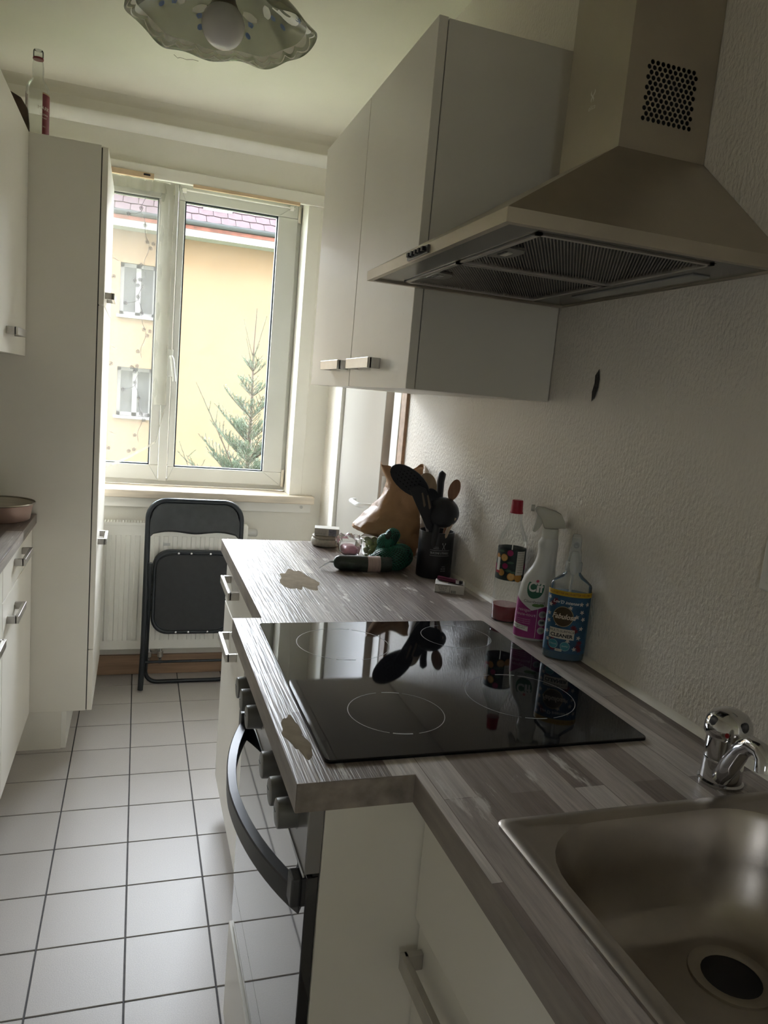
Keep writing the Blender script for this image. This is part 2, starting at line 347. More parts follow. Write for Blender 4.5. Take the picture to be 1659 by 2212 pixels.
# ------------------------------------------------------------------ window
win = struct(bpy.data.objects.new('window_1', None)); COL.objects.link(win); ORG['window_1'] = Vector((0, 0, 0))
FY0, FY1 = 3.660, 3.735
mb = MB().box(WX0, WX1, FY0, FY1, WZ0, .915).box(WX0, WX1, FY0, FY1, 2.235, WZ1).box(WX0, -.435, FY0, FY1, .915, 2.235).box(.676, WX1, FY0, FY1, .915, 2.235)
mb.build('frame', PVC, win, bevel=.003)
box('mullion', PVC, (.098, .136, 3.640, 3.735, .905, 2.245), win, bevel=.003)
def sash(x0, x1, z0, z1, gx0, gx1, gz0, gz1):
    ya, yb = 3.643, 3.712
    s = MB().box(x0, x1, ya, yb, z0, gz0).box(x0, x1, ya, yb, gz1, z1).box(x0, gx0, ya, yb, gz0, gz1).box(gx1, x1, ya, yb, gz0, gz1).build('sash', PVC, win, bevel=.004)
    e = .006
    MB().box(gx0, gx1, ya+.008, ya+.030, gz0, gz0+e).box(gx0, gx1, ya+.008, ya+.030, gz1-e, gz1).box(gx0, gx0+e, ya+.008, ya+.030, gz0, gz1).box(gx1-e, gx1, ya+.008, ya+.030, gz0, gz1).build('gasket', GASKET, s)
    box('pane', GLASS, (gx0+.002, gx1-.002, ya+.020, ya+.024, gz0+.002, gz1-.002), s)
    for (a, b, cx, cz) in ((x0, z0, gx0, gz0), (x1, z0, gx1, gz0), (x0, z1, gx0, gz1), (x1, z1, gx1, gz1)):
        MB().tube([(a+(cx-a)*.08, ya-.0002, b+(cz-b)*.08), (a+(cx-a)*.95, ya-.0002, b+(cz-b)*.95)], .0008, 4).build('mitre_joint', mat('joint_grey', (.4, .4, .38), .6), s)
    return s
sash(.139, .684, .908, 2.250, .167, .590, .975, 2.182)
sash(-.440, .096, .908, 2.250, -.395, .055, .980, 2.176)
# window handle
mb = MB().box(.119, .143, 3.628, 3.644, 1.395, 1.52); hd = mb.build('handle_plate', PVC, win, bevel=.004)
MB().tube([(.132, 3.63, 1.485), (.133, 3.600, 1.485), (.138, 3.594, 1.475), (.152, 3.592, 1.375)], [.008, .008, .0095, .007], 8).build('handle', PVC, hd, smooth=60)
for z0, z1 in ((2.165, 2.235), (.905, .99)):
    MB().tube([(.690, 3.642, z0), (.690, 3.642, z1)], .007, 10).build('hinge', mat('hinge_cream', (.66, .60, .50), .4), win, smooth=60)
MB().tube([(.150, 3.634, 2.226), (.665, 3.634, 2.224)], .004, 8).build('curtain_rod', TRIMW, win, smooth=60)
for x in (.152, .640): box('rod_bracket', TRIMW, (x, x+.018, 3.626, 3.644, 2.213, 2.232), win, bevel=.002)
sl = box('window_sill', SILL, (-.60, .818, 3.452, 3.662, .848, .884), win, bevel=.004)
ap = box('apron_board', TRIMW, (-.60, .812, 3.497, 3.520, .800, .848), win, bevel=.002)
MB().lathe((0, 0, 0), [(.0075, -.002), (.0075, .002)], 12).build('screw', PVC, ap, local=True).matrix_local = Matrix.Translation((.765, 3.495, .828)) @ Matrix.Rotation(PI/2, 4, 'X')

# sheer curtain with embroidery on the left sash
def curt_y(x, z): return 3.612+.006*math.sin(x*55+z*1.2)+.004*math.sin(x*120+2)
def curt_bot(x): return .955+.16*max(0, min(1, (x+.15)/.27))**1.3 if x < .085 else 1.115+(x-.085)*4.2
nx, nz = 60, 50; V = []; F = []
for j in range(nz+1):
    for i in range(nx+1):
        x = -.435+.555*i/nx; t = j/nz
        zb = curt_bot(x); z = 2.232+(zb-2.232)*t
        V.append((x-.012*t*(1 if i > nx-6 else 0)*(math.sin(t*PI)), curt_y(x, z), z))
for j in range(nz):
    for i in range(nx): a = j*(nx+1)+i; F.append((a, a+1, a+nx+2, a+nx+1))
cur = thing('sheer_curtain', 'white sheer voile curtain with embroidered flower sprigs over the left window pane', 'curtain', (-.16, 3.612, .95))
MB().add(V, F).build('voile', CURT, cur, smooth=180)
V = []; F = []
for i in range(nx+1):
    x = -.435+.555*i/nx
    for dz in (0, .012): z = curt_bot(x)+dz; V.append((x, curt_y(x, z)-.0015, z))
F = [(2*i, 2*i+2, 2*i+3, 2*i+1) for i in range(nx)]
n0 = len(V)
for j in range(41):
    z = 2.232+(curt_bot(.12)-2.232)*j/40
    for xx in (.062, .119): V.append((xx, curt_y(xx, z)-.0015+.004*math.sin(j*.9), z))
F += [(n0+2*i, n0+2*i+2, n0+2*i+3, n0+2*i+1) for i in range(40)]
n0 = len(V)
for i in range(nx+1):
    x = -.435+.555*i/nx
    for z in (2.19, 2.236): V.append((x, curt_y(x, z)-.002, z))
F += [(n0+2*i, n0+2*i+2, n0+2*i+3, n0+2*i+1) for i in range(nx)]
MB().add(V, F).build('hem', CURTH, cur, smooth=180)
MB().tube([(-.43, 3.622, 2.236), (.10, 3.622, 2.236)], .005, 8).build('rod', TRIMW, cur, smooth=60)
mbf = MB(); mbs = MB()
def flower(x, z, r=.0080):
    yy = curt_y(x, z)-.0022
    for k in range(5):
        a = 2*PI*k/5+.3; cx, cz = x+r*.62*math.cos(a), z+r*.62*math.sin(a)
        ring = [(cx+r*.42*math.cos(t*2*PI/8), yy, cz+r*.42*math.sin(t*2*PI/8)) for t in range(8)]
        mbf.tube(ring+[ring[0]], .0010, 4)
def stem(pts):
    P = []
    for i in range(len(pts)-1):
        for k in range(6):
            t = k/6; a, b = pts[i], pts[i+1]; x = a[0]+(b[0]-a[0])*t+.006*math.sin(t*PI)*(1 if i % 2 else -1); z = a[1]+(b[1]-a[1])*t
            P.append((x, curt_y(x, z)-.002, z))
    mbs.tube(P, .0008, 4)
for base in (2.10, 1.72, 1.34, .985):
    for xo in (-.02, -.27):
        pts = [(xo+.02, base+.065), (xo-.0, base+.0), (xo+.018, base-.06), (xo+.038, base-.13), (xo+.022, base-.20), (xo+.03, base-.265)]
        if min(p[1] for p in pts) < .80: pts = pts[:3]
        pts = [p for p in pts if p[1] > curt_bot(p[0])+.02]
        if len(pts) > 1: stem(pts)
        for (dx, dz) in ((-.052, -.02), (.0, .015), (.018, -.055), (.030, -.125), (.056, -.131), (.045, -.152), (.008, -.225), (-.016, -.298), (.006, -.290), (-.003, -.316), (-.105, -.29), (-.12, -.215)):
            if base+dz > curt_bot(xo+dx)+.02 and xo+dx < .055: flower(xo+dx, base+dz)
        if base > 1.0: stem([(xo-.105, base-.21), (xo-.075, base-.225)]); stem([(xo-.055, base-.025), (xo-.02, base-.012), (xo+.005, base+.01)])
mbf.build('embroidered_flowers', THREAD, cur, kind='stuff'); mbs.build('embroidered_stems', THREAD, cur, kind='stuff')

# ------------------------------------------------------------------ radiator
rad = thing('radiator', 'white ribbed panel radiator under the window sill', 'radiator', (.20, 3.45, .13))
R0, R1, RZ0, RZ1, RY = -.45, .500, .150, .728, 3.425
mb = MB().box(R0, R1, RY, RY+.012, RZ0, RZ1)
mb.build('panel', RAD, rad, bevel=.003)
x = R0+.022
while x < R1-.03:
    MB().loft([[(x-.013, RY+.001, z0), (x-.008, RY-.006, z0+dz), (x+.008, RY-.006, z0+dz), (x+.013, RY+.001, z0)] for z0, dz in ((RZ0+.045, 0), (RZ0+.055, 0), (RZ1-.055, 0), (RZ1-.045, 0))], True, True).build('rib', RAD, rad)
    x += .0405
box('back_panel', RAD, (R0, R1, 3.475, 3.487, RZ0, RZ1), rad, bevel=.003)
mb = MB().box(R0, R1, RY-.001, RY+.004, RZ1, RZ1+.012)
xx = R0
while xx < R1: mb.box(xx, xx+.006, RY+.004, 3.485, RZ1+.006, RZ1+.012); xx += .0125
mb.build('grille', RAD, rad, kind='stuff')
mb = MB().box(R1-.012, R1+.006, RY+.002, 3.487, RZ0, RZ1+.01); mb.build('side_cover', RAD, rad, bevel=.002)
for px in (.085, .137):
    MB().tube([(px, 3.45, RZ0+.002), (px, 3.45, .115), (px, 3.452, .085), (px, 3.47, .068), (px, 3.506, .062)], .0085, 10).build('pipe', CHROME, rad, smooth=60)
    MB().lathe((px, 3.45, .105), [(.013, 0), (.013, .025)], 10).build('valve_nut', NICKEL, rad)
MB().lathe((0, 0, 0), [(.016, 0), (.018, .012), (.018, .040), (.012, .046)], 16).build('thermostat', PVC, rad, local=True, smooth=40).matrix_local = Matrix.Translation(Vector((R1+.006, 3.445, .705))-ORG[rad.name]) @ Matrix.Rotation(PI/2, 4, 'Y')
box('badge', mat('badge_grey', (.55, .55, .52), .4), (.128, .158, RY-.0075, RY-.0055, .640, .652), rad)

# ------------------------------------------------------------------ folding chair
ch = thing('folding_chair', 'black folding chair, folded flat and leaning against the radiator', 'chair', (.26, 3.30, 0))
def lean(z): return 3.293+.085*(z/.86)
xl, xr = .052, .470
P = [(xl+.0, lean(0), .008)]+[(xl+.006, lean(z), z) for z in (.2, .5, .70)]
for k in range(9): t = PI-PI/2*k/8; P.append((xl+.086+.08*math.cos(t), lean(.775+.08*math.sin(t)), .775+.078*math.sin(t)))
for k in range(9): t = PI/2-PI/2*k/8; P.append((xr-.086+.08*math.cos(t), lean(.775+.08*math.sin(t)), .775+.078*math.sin(t)))
P += [(xr-.006, lean(z), z) for z in (.70, .5, .2)]+[(xr, lean(0), .008)]
MB().tube(P, .0122, 12).build('back_frame', FRAMEB, ch, smooth=60)
# padded backrest with a wavy lower edge
front = []; nb = 24
top = []; bot = []
for k in range(nb+1):
    s = k/nb; x = xl+.014+(xr-xl-.028)*s
    e = min(s, 1-s); zt = .775+.078*math.sqrt(max(0, 1-(max(0, .19-e)/.19)**2))-.004
    zb = .700+.016*math.sin(min(1, e/.25)*PI/2)-.010*math.exp(-((s-.5)/.16)**2)+(-.012 if e < .03 else 0)
    top.append((x, zt)); bot.append((x, zb))
rings = []
for (x, zt), (x2, zb) in zip(top, bot):
    zm = (zt+zb)/2; h = (zt-zb)/2
    rings.append([(x, lean(zm+h*a)+b, zm+h*a) for a, b in ((-1, 0), (-.85, -.013), (0, -.017), (.85, -.013), (1, 0), (.85, .012), (0, .014), (-.85, .012))])
MB().loft(rings).build('backrest', VINYL, ch, smooth=50)
# folded seat seen from below
def seat_y(z): return 3.318+.085*(z/.86)
sx0, sx1, sz0, sz1 = .084, .445, .250, .628
def slab(x0, x1, z0, z1, r, ya, yb):
    P = rrect(x0, x1, z0, z1, r, 8)
    return MB().loft([[(a, seat_y(b)+d, b) for a, b in P] for d in (ya, yb)])
slab(sx0, sx1, sz0, sz1, .075, -.004, .020).build('seat', VINYL, ch, smooth=50)
slab(sx0+.017, sx1-.017, sz0+.022, sz1-.022, .065, -.007, -.003).build('seat_board', SEATB, ch)
P = rrect(sx0+.008, sx1-.008, sz0+.010, sz1-.010, .07, 8); P = [(a, seat_y(b)-.006, b) for a, b in P]
MB().tube(P+[P[0]], .008, 8).build('seat_rim', FRAMEB, ch, smooth=60)
for rx in (.195, .250, .335):
    for rzz in (sz0+.011, sz1-.011):
        MB().ellipsoid((rx, seat_y(rzz)-.0145, rzz), .0056, .0022, .0056, 12, 6).build('rivet', CHROME, ch, smooth=60)
# rear leg frame: U tube with floor bar and a cross bar
def rl(z): return 3.375-.045*(z/.6)
P = [(xl+.022, rl(.58), .58), (xl+.022, rl(.3), .3), (xl+.020, rl(.07), .075)]
for k in range(7): t = PI+PI/2*k/6; P.append((xl+.072+.052*math.cos(t), 3.375, .064+.052*math.sin(t)))
for k in range(7): t = 1.5*PI+PI/2*k/6; P.append((xr-.072+.052*math.cos(t), 3.375, .064+.052*math.sin(t)))
P += [(xr-.020, rl(.07), .075), (xr-.022, rl(.3), .3), (xr-.022, rl(.58), .58)]
MB().tube(P, .0095, 10).build('rear_leg_frame', FRAMEB, ch, smooth=60)
MB().tube([(xl+.006, lean(.125)+.008, .130), (xr-.006, lean(.125)+.008, .130)], .0065, 8).build('cross_bar', FRAMEB, ch, smooth=60)
for z in (.43, .36):
    MB().tube([(xl+.006, lean(z), z), (sx0+.004, seat_y(z)-.004, z)], .003, 6).build('hinge_pin', FRAMEB, ch)
MB().box(xl+.012, xl+.016, lean(.39)-.004, lean(.39)+.004, .345, .44).build('hinge_link', FRAMEB, ch)

# ------------------------------------------------------------------ cabinet handle
def handle(parent, xf, side, y0, y1, z, h=.022, name='handle'):
    """bar pull on a face at x=xf, standing out towards side (-1 / +1)"""
    d = .031; t = .010; xo = xf+side*d
    a, b = sorted((xo, xo-side*t)); c0, c1 = sorted((xf, xo-side*t*.5))
    mb = MB().box(a, b, y0, y1, z-h/2, z+h/2).box(c0, c1, y0, y0+t, z-h/2, z+h/2).box(c0, c1, y1-t, y1, z-h/2, z+h/2)
    return mb.build(name, NICKEL, parent, bevel=.0008, seg=1)
def front(parent, name, xf, side, y0, y1, z0, z1, th=.018):
    a, b = sorted((xf, xf-side*th))
    return box(name, WHITE, (a, b, y0, y1, z0, z1), parent, bevel=.0012)

# ------------------------------------------------------------------ left side: tall cabinet, wall units, base units
YT0, YT1 = 2.789, 3.372
t = thing('tall_cabinet', 'tall white larder cabinet with grey bar handles next to the window', 'cabinet', (-.42, 3.05, 0))
box('body', CARC, (XL+.004, -.1465, YT0, YT1, .146, 2.126), t, bevel=.001)
for (a, b, hz) in ((1.6135, 2.121, 1.650), (.3825, 1.6085, .772), (.146, .3785, None)):
    d = front(t, 'door', -.125, 1, YT0+.001, YT1-.002, a, b)
    if hz: handle(d, -.125, 1, YT0+.065, YT0+.225, hz)
box('door_gap', GAP, (-.1465, -.1435, YT0+.003, YT1-.003, .15, 2.118), t)
box('plinth', CARC, (XL+.01, -.229, YT0+.002, YT1-.004, 0, .146), t)
box('plinth_corner', TRIMW, (-.229, -.211, YT0+.001, YT1-.004, .002, .146), t, bevel=.001)

def base_left(y0, y1, label, hd, drawer=True):
    t = thing('base_cabinet', label, 'cabinet', (-.52, (y0+y1)/2, 0), 'left base units')
    box('body', CARC, (XL+.004, -.356, y0, y1, .146, .846), t)
    if drawer:
        d = front(t, 'drawer', -.336, 1, y0+.0015, y1-.0015, .7335, .842); handle(d, -.336, 1, hd[0], hd[0]+.168, .800)
        d = front(t, 'door', -.336, 1, y0+.0015, y1-.0015, .148, .7295); handle(d, -.336, 1, hd[1], hd[1]+.156, .660)
    else:
        d = front(t, 'door', -.336, 1, y0+.0015, y1-.0015, .148, .842); handle(d, -.336, 1, hd[1], hd[1]+.156, .664)
    box('plinth', CARC, (XL+.01, -.42, y0, y1, 0, .146), t)
base_left(2.197, 2.786, 'white base cabinet with drawer and door beside the tall larder cabinet', (2.394, 2.270))
base_left(1.60, 2.194, 'white base cabinet cut by the left picture edge, only its handle end showing', (2.0, 1.905), False)
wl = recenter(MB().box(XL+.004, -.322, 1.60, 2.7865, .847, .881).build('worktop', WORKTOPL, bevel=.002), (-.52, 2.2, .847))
tag(wl, 'short plank-pattern worktop on the left holding the steel bowl', 'worktop')
def wall_left_unit(y0, y1, label, hy):
    t = thing('wall_cabinet', label, 'cabinet', (-.54, (y0+y1)/2, 1.416), 'left wall units')
    box('body', CARC, (XL+.004, -.386, y0, y1, 1.418, 2.124), t)
    d = front(t, 'door', -.366, 1, y0+.0015, y1-.0015, 1.416, 2.126); handle(d, -.366, 1, hy, hy+.16, 1.480)
wall_left_unit(2.197, 2.786, 'white hanging wall cabinet on the left, touching the tall larder cabinet', 2.400)
wall_left_unit(1.60, 2.194, 'white hanging wall cabinet at the left picture edge, nearest the viewer', 1.80)

# steel bowl on the left worktop
bw = thing('pet_bowl', 'low steel bowl with dusty pink outside on the left worktop', 'bowl', (-.428, 2.668, .881))
n = 40; c = (-.428, 2.668, .881)
MB().lathe(c, [(.094, 0), (.099, .004), (.103, .03), (.108, .052), (.1085, .055)], n, cap1=False).build('outer_shell', mat('bowl_pink', (.42, .29, .245), .42, .2, var=.06), bw, smooth=50, solid=.001)
MB().lathe(c, [(.114, .060), (.116, .057), (.113, .0545), (.106, .056), (.100, .03), (.092, .012), (.02, .008)], n, cap0=False).build('steel_liner', STEEL, bw, smooth=60)

# bottle and board on top of the tall cabinet
def glass_bottle_top():
    bx, by, bz = -.362, 2.955, 2.126
    t = thing('spirit_bottle', 'empty clear spirit bottle with dark red label standing on the tall cabinet', 'bottle', (bx, by, bz))
    prof = [(.034, 0), (.037, .004), (.037, .175), (.036, .188), (.0275, .203), (.0185, .214), (.0172, .222), (.0185, .235), (.0185, .250), (.0165, .268), (.0145, .274), (.0145, .288)]
    MB().lathe((bx, by, bz), prof, 32, cap1=False).build('glass', CLEARG, t, smooth=50)
    MB().lathe((bx, by, bz), [(.0165, .276), (.0172, .279), (.0165, .282)], 24).build('neck_ring', mat('cap_ring_red', (.22, .03, .04), .4), t, smooth=40)
    MB().lathe((bx, by, bz), [(.0158, .283), (.0165, .288), (.0165, .302), (.0145, .306)], 24).build('cap', CLEARP, t, smooth=40)
    def arc(r, a0, a1, z0, z1, nn=14):
        V = [(bx+r*math.cos(math.radians(a0+(a1-a0)*i/nn)), by+r*math.sin(math.radians(a0+(a1-a0)*i/nn)), bz+z) for z in (z0, z1) for i in range(nn+1)]
        return MB().add(V, [(i, i+1, nn+2+i, nn+1+i) for i in range(nn)])
    RED = mat('label_red', (.16, .018, .03), .5, var=.1)
    arc(.0374, -60, 5, .02, .168).build('front_label', RED, t); arc(.0374, 150, 200, .02, .168).build('back_label', RED, t)
    arc(.0377, -60, 5, .164, .167).build('label_line', mat('label_gold', (.5, .36, .2), .4), t)
    mb = MB()
    for txt, sz, zz in (('MARK', .016, .118), ('WODKA', .008, .098), ('Original', .006, .088), ('37,5', .006, .06)):
        V2, F = text2d(txt, sz)
        mb.add([(bx+.0379*math.cos(math.radians(-50)+x/.0379), by+.0379*math.sin(math.radians(-50)+x/.0379), bz+zz+y) for x, y in V2], F)
    mb.build('label_print', mat('print_pale', (.62, .55, .48), .6), t, kind='stuff')
glass_bottle_top()
P = [(-.14, 0), (.120, 0), (.118, .06), (.113, .105), (.092, .137), (.058, .152), (.0, .16), (-.14, .15)]
mb = MB().loft([[(-.50+a, 2.915+d, 2.126+b) for a, b in P] for d in (0, .014)])
bd = recenter(mb.build('serving_board', mat('board_brown', (.10, .066, .048), .6, var=.45, vscale=22), bevel=.003), (-.50, 2.92, 2.126))
tag(bd, 'dark brown rounded wooden board lying behind the spirit bottle on the cabinet top', 'board')

# ------------------------------------------------------------------ right side: worktop, base units
HC, TH = .900, .039
XFAR, XOV, XSK = .264, .203, .360
YFAR, YJ, YO2, YNE = 2.334, 1.511, .835, -.25
# worktop outline with a cut-out for the sink
SX0, SX1, SY0, SY1 = .420, .822, .285, .704
wt = thing('worktop', 'long plank-pattern laminate worktop carrying the hob and the sink', 'worktop', (.55, 1.2, HC-TH))
mb = MB()
for (x0, x1, y0, y1) in ((XFAR, XR-.001, YJ, YFAR), (XOV, XR-.001, YO2, YJ), (XSK, XR-.001, SY1, YO2), (XSK, SX0, SY0, SY1), (SX1, XR-.001, SY0, SY1), (XSK, XR-.001, YNE, SY0)):
    mb.add([(x0, y0, HC), (x1, y0, HC), (x1, y1, HC), (x0, y1, HC), (x0, y0, HC-TH), (x1, y0, HC-TH), (x1, y1, HC-TH), (x0, y1, HC-TH)], [(0, 1, 2, 3), (7, 6, 5, 4)])
def wl_(x0, y0, x1, y1): mb.add([(x0, y0, HC), (x1, y1, HC), (x1, y1, HC-TH), (x0, y0, HC-TH)], [(0, 1, 2, 3)])
for s in ((XR-.001, YFAR, XFAR, YFAR), (XFAR, YFAR, XFAR, YJ), (XFAR, YJ, XOV, YJ), (XOV, YJ, XOV, YO2), (XOV, YO2, XSK, YO2), (XSK, YO2, XSK, YNE), (XSK, YNE, XR-.001, YNE), (SX0, SY0, SX0, SY1), (SX0, SY1, SX1, SY1), (SX1, SY1, SX1, SY0), (SX1, SY0, SX0, SY0)): wl_(*s)
mb.build('slab', WORKTOP, wt)
EDGE = mat('worktop_edge_band', (.29, .25, .22), .45, var=.30, vscale=14, stretch=(3, .5, 3))
for b in ((XFAR-.0008, XFAR, YJ, YFAR), (XOV-.0008, XOV, YO2, YJ), (XSK-.0008, XSK, YNE, YO2-.0008)):
    box('edge_band', EDGE, (b[0], b[1], b[2], b[3], HC-TH, HC-.0004), wt)
box('edge_band', EDGE, (XOV, XSK, YO2-.0008, YO2, HC-TH, HC-.0004), wt)
SEAL = mat('sealant_strip', (.68, .645, .56), .45, var=.08, vscale=20)
struct(MB().loft([[(XR-.011, y, HC-.0005), (XR-.009, y, HC+.004), (XR-.002, y, HC+.010), (XR+.001, y, HC+.011), (XR+.001, y, HC-.0005)] for y in (YNE, .5, 1.0, 1.6, YFAR)]).build('trim_5', SEAL, smooth=40))

def spill(name, cx, cy, rx, ry, label, seed):
    rnd = random.Random(seed); n = 40; ph = [rnd.uniform(0, 6.28) for _ in range(6)]
    R = [1+.22*math.sin(2*PI*i/n*2+ph[0])+.15*math.sin(2*PI*i/n*3+ph[1])+.09*math.sin(2*PI*i/n*7+ph[2])+.05*math.sin(2*PI*i/n*11+ph[3]) for i in range(n)]
    m = mat('spill_film', (.30, .245, .175), .9, var=.15, vscale=40, spec=.05)
    rings = [[(cx+rx*R[i]*s*math.cos(2*PI*i/n), cy+ry*R[i]*s*math.sin(2*PI*i/n), HC+z) for i in range(n)] for s, z in ((1, .00005), (.97, .00025), (.6, .0003), (.1, .0003))]
    tag(recenter(MB().loft(rings, False, True).build(name, m, smooth=60), (cx, cy, HC)), label, 'spill')
spill('dried_spill', .405, 1.83, .038, .12, 'tan dried spill on the far worktop in front of the cucumber', 3)
spill('dried_spill', .226, .965, .016, .055, 'tan dried spill on the worktop edge beside the hob front', 5)

# far base cabinet
t = thing('base_cabinet', 'white base cabinet with drawer and door under the far worktop', 'cabinet', (.57, 2.05, 0))
box('body', CARC, (.304, XR-.004, 1.462, 2.330, .10, .858), t)
d = front(t, 'drawer', .284, -1, 1.515, 2.328, .705, .846); handle(d, .284, -1, 2.02, 2.22, .800)
d = front(t, 'door', .284, -1, 1.515, 2.328, .104, .701); handle(d, .284, -1, 1.99, 2.19, .632)
box('filler', WHITE, (.262, .284, 1.440, 1.512, .02, .860), t, bevel=.001)
box('plinth', CARC, (.345, .36, 1.462, 2.325, 0, .10), t)
# sink base cabinet
t = thing('sink_cabinet', 'white sink base cabinet with a long dark bar handle under the sink', 'cabinet', (.62, .3, 0))
box('body', CARC, (.400, XR-.004, YNE, .838, .10, .70), t)
box('oven_side_panel', WHITE, (.243, .862-.004, .8385, .8545, .02, .8605), t, bevel=.0008)
front(t, 'false_front', .380, -1, .19, .836, .690, .8600)
d = front(t, 'door', .388, -1, .19, .836, .104, .686, .014)
front(t, 'false_front', .380, -1, YNE, .187, .690, .8600)
front(t, 'door', .388, -1, YNE, .187, .104, .686, .014)
handle(d, .388, -1, .60, .822, .640, .024)
box('plinth', CARC, (.44, .455, YNE, .83, 0, .10), t)

# ------------------------------------------------------------------ oven
ov = thing('oven', 'built-in black glass oven with six round grey knobs under the hob', 'oven', (.50, 1.15, 0))
OY0, OY1 = .857, 1.440
box('body', DARKG, (.2625, .80, OY0, OY1, .26, .856), ov)
FASC = mat('oven_fascia', (.36, .355, .35), .34, .85, var=.06, vscale=8)
box('control_fascia', FASC, (.222, .2425, .8395, OY1, .770, .8595), ov, bevel=.0015)
box('fascia_trim', mat('oven_trim_light', (.62, .62, .62), .25, .9), (.2205, .2225, .841, OY1-.002, .766, .772), ov)
dr = box('door', OVENG, (.2265, .2425, .8425, OY1, .350, .764), ov, bevel=.0015)
box('door_core', BLACKP, (.243, .262, .858, OY1, .345, .766), dr)
box('top_gap', BLACKP, (.234, .2425, .843, OY1, .7642, .7695), ov)
box('lower_panel', OVENG, (.2275, .2425, .8425, OY1, .262, .346), ov, bevel=.0015)
pd = box('plinth_drawer', WHITE, (.222, .2425, .8405, 1.438, .03, .252), ov, bevel=.0015)
KN = mat('oven_knob', (.215, .212, .205), .40, .45, var=.06, vscale=30)
for ky in (1.342, 1.284, 1.212, 1.043, .967, .910):
    M = Matrix.Translation(Vector((.238, ky, .817))-ORG[ov.name]) @ Matrix.Rotation(-PI/2, 4, 'Y')
    k = MB().lathe((0, 0, 0), [(.0225, .014), (.0225, .016), (.0205, .017), (.0200, .040), (.0195, .0425), (.017, .0435)], 28).build('knob', KN, ov, local=True, smooth=35); k.matrix_local = M
    m2 = MB().box(-.0008, .0008, .004, .016, .0434, .0440).build('pointer', BLACKP, k, local=True)
# bowed handle
rings = []
for k in range(29):
    s = -1+2*k/28; y = 1.145+.272*s; b = .058*(1-s*s)**.9+.004*(1-abs(s))
    xo = .226-b; w = .014+.004*abs(s)
    rings.append([(xo, y, .690), (xo-.001, y, .720), (xo+.001, y, .722), (xo+w, y, .722), (xo+w+.001, y, .720), (xo+w, y, .690)])
MB().loft(rings).build('handle', mat('oven_handle', (.10, .10, .105), .40, .5, var=.05, vscale=20), ov, smooth=30)
for y in (.885, 1.405): box('handle_mount', DARKG, (.214, .2275, y-.014, y+.014, .700, .742), ov, bevel=.003)

# ------------------------------------------------------------------ hob
hb = thing('hob', 'black glass ceramic hob with four outlined cooking zones', 'hob', (.502, 1.169, HC))
P = rrect(.249, .755, .877, 1.461, .008, 4)
MB().loft([[(a+(.502-a)*i, b+(1.169-b)*i, HC+z) for a, b in P] for i, z in ((0, .0006), (0, .004), (.003, .0052))]).build('glass', BLACKG, hb, smooth=30)
RING = mat('hob_print', (.30, .30, .30), .4)
def zone(cx, cy, r, gaps):
    mb = MB(); n = 96
    for i in range(n):
        a0, a1 = 2*PI*i/n, 2*PI*(i+1)/n; d = math.degrees(a0)
        w = .0006
        for g0, g1, ww in gaps:
            if g0 <= d < g1: w = ww
        if w == 0: continue
        mb.add([(cx+(r+sg*w)*math.cos(a), cy+(r+sg*w)*math.sin(a), HC+.00535) for a in (a0, a1) for sg in (-1, 1)], [(0, 1, 3, 2)])
    mb.build('zone_ring', RING, hb)
G = ((60, 66, 0), (66, 90, .0013), (90, 96, 0), (240, 246, 0), (246, 270, .0013), (270, 276, 0))
zone(.392, 1.327, .090, G); zone(.643, 1.356, .073, G); zone(.393, 1.012, .075, G); zone(.628, 1.052, .092, G)

# ------------------------------------------------------------------ sink and tap
sk = thing('sink', 'stainless steel inset sink with one deep rounded bowl', 'sink', (.61, .49, .74))
def srect(o, r, z, n=8):
    return [(a, b, z) for a, b in rrect(.413-o, .838+o, .272-o, .712+o, max(.002, r), n)]
def brect(x0, x1, y0, y1, r, z, n=8): return [(a, b, z) for a, b in rrect(x0, x1, y0, y1, r, n)]
rings = [srect(0, .012, HC+.0004), srect(0, .012, HC+.004), srect(-.003, .012, HC+.0062), srect(-.012, .012, HC+.0066), srect(-.016, .02, HC+.0045),
         brect(.432, .812, .296, .694, .03, HC+.0038), brect(.437, .806, .302, .690, .10, HC+.0025), brect(.441, .802, .306, .686, .10, HC-.006), brect(.449, .792, .316, .678, .10, HC-.06), brect(.460, .782, .330, .668, .095, HC-.105),
         brect(.482, .762, .355, .652, .085, HC-.128), brect(.53, .74, .42, .645, .07, HC-.134), brect(.60, .72, .52, .64, .05, HC-.136)]
MB().loft(rings, False, True).build('basin', mat('sink_steel', (.42, .38, .335), .36, 1.0, var=.10, vscale=14, bump=.03, bscale=200), sk, smooth=35)
MB().lathe((.664, .580, HC-.139), [(.048, .003), (.047, .0055), (.040, .0050), (.036, .0042), (.033, .0036)], 32, cap0=False, cap1=False).build('drain', STEEL, sk, smooth=40)
MB().lathe((.664, .580, HC-.1365), [(.033, .0008), (.030, .0012), (.012, .0018), (.001, .0022)], 24).build('strainer', BLACKP, sk, smooth=40)
tp = thing('mixer_tap', 'chrome single-lever kitchen tap with domed head beside the sink', 'tap', (.778, .752, HC))
c = (.778, .752, HC)
MB().lathe(c, [(.030, 0), (.030, .004), (.027, .006), (.0262, .035), (.0258, .066)], 32).build('body', CHROME, tp, smooth=40)
MB().lathe(c, [(.0266, .034), (.0268, .0355), (.0266, .037)], 32).build('swivel_ring', CHROME, tp)
hd = MB().lathe(c, [(.0285, .067), (.0305, .070), (.0310, .080), (.0290, .090), (.0225, .099), (.012, .1045), (.001, .106)], 32, cap0=True).build('lever_head', CHROME, tp, smooth=50)
f = Vector((-c[0], -c[1], 0)).normalized()
q = Vector(c)+f*.0300+Vector((0, 0, .078))
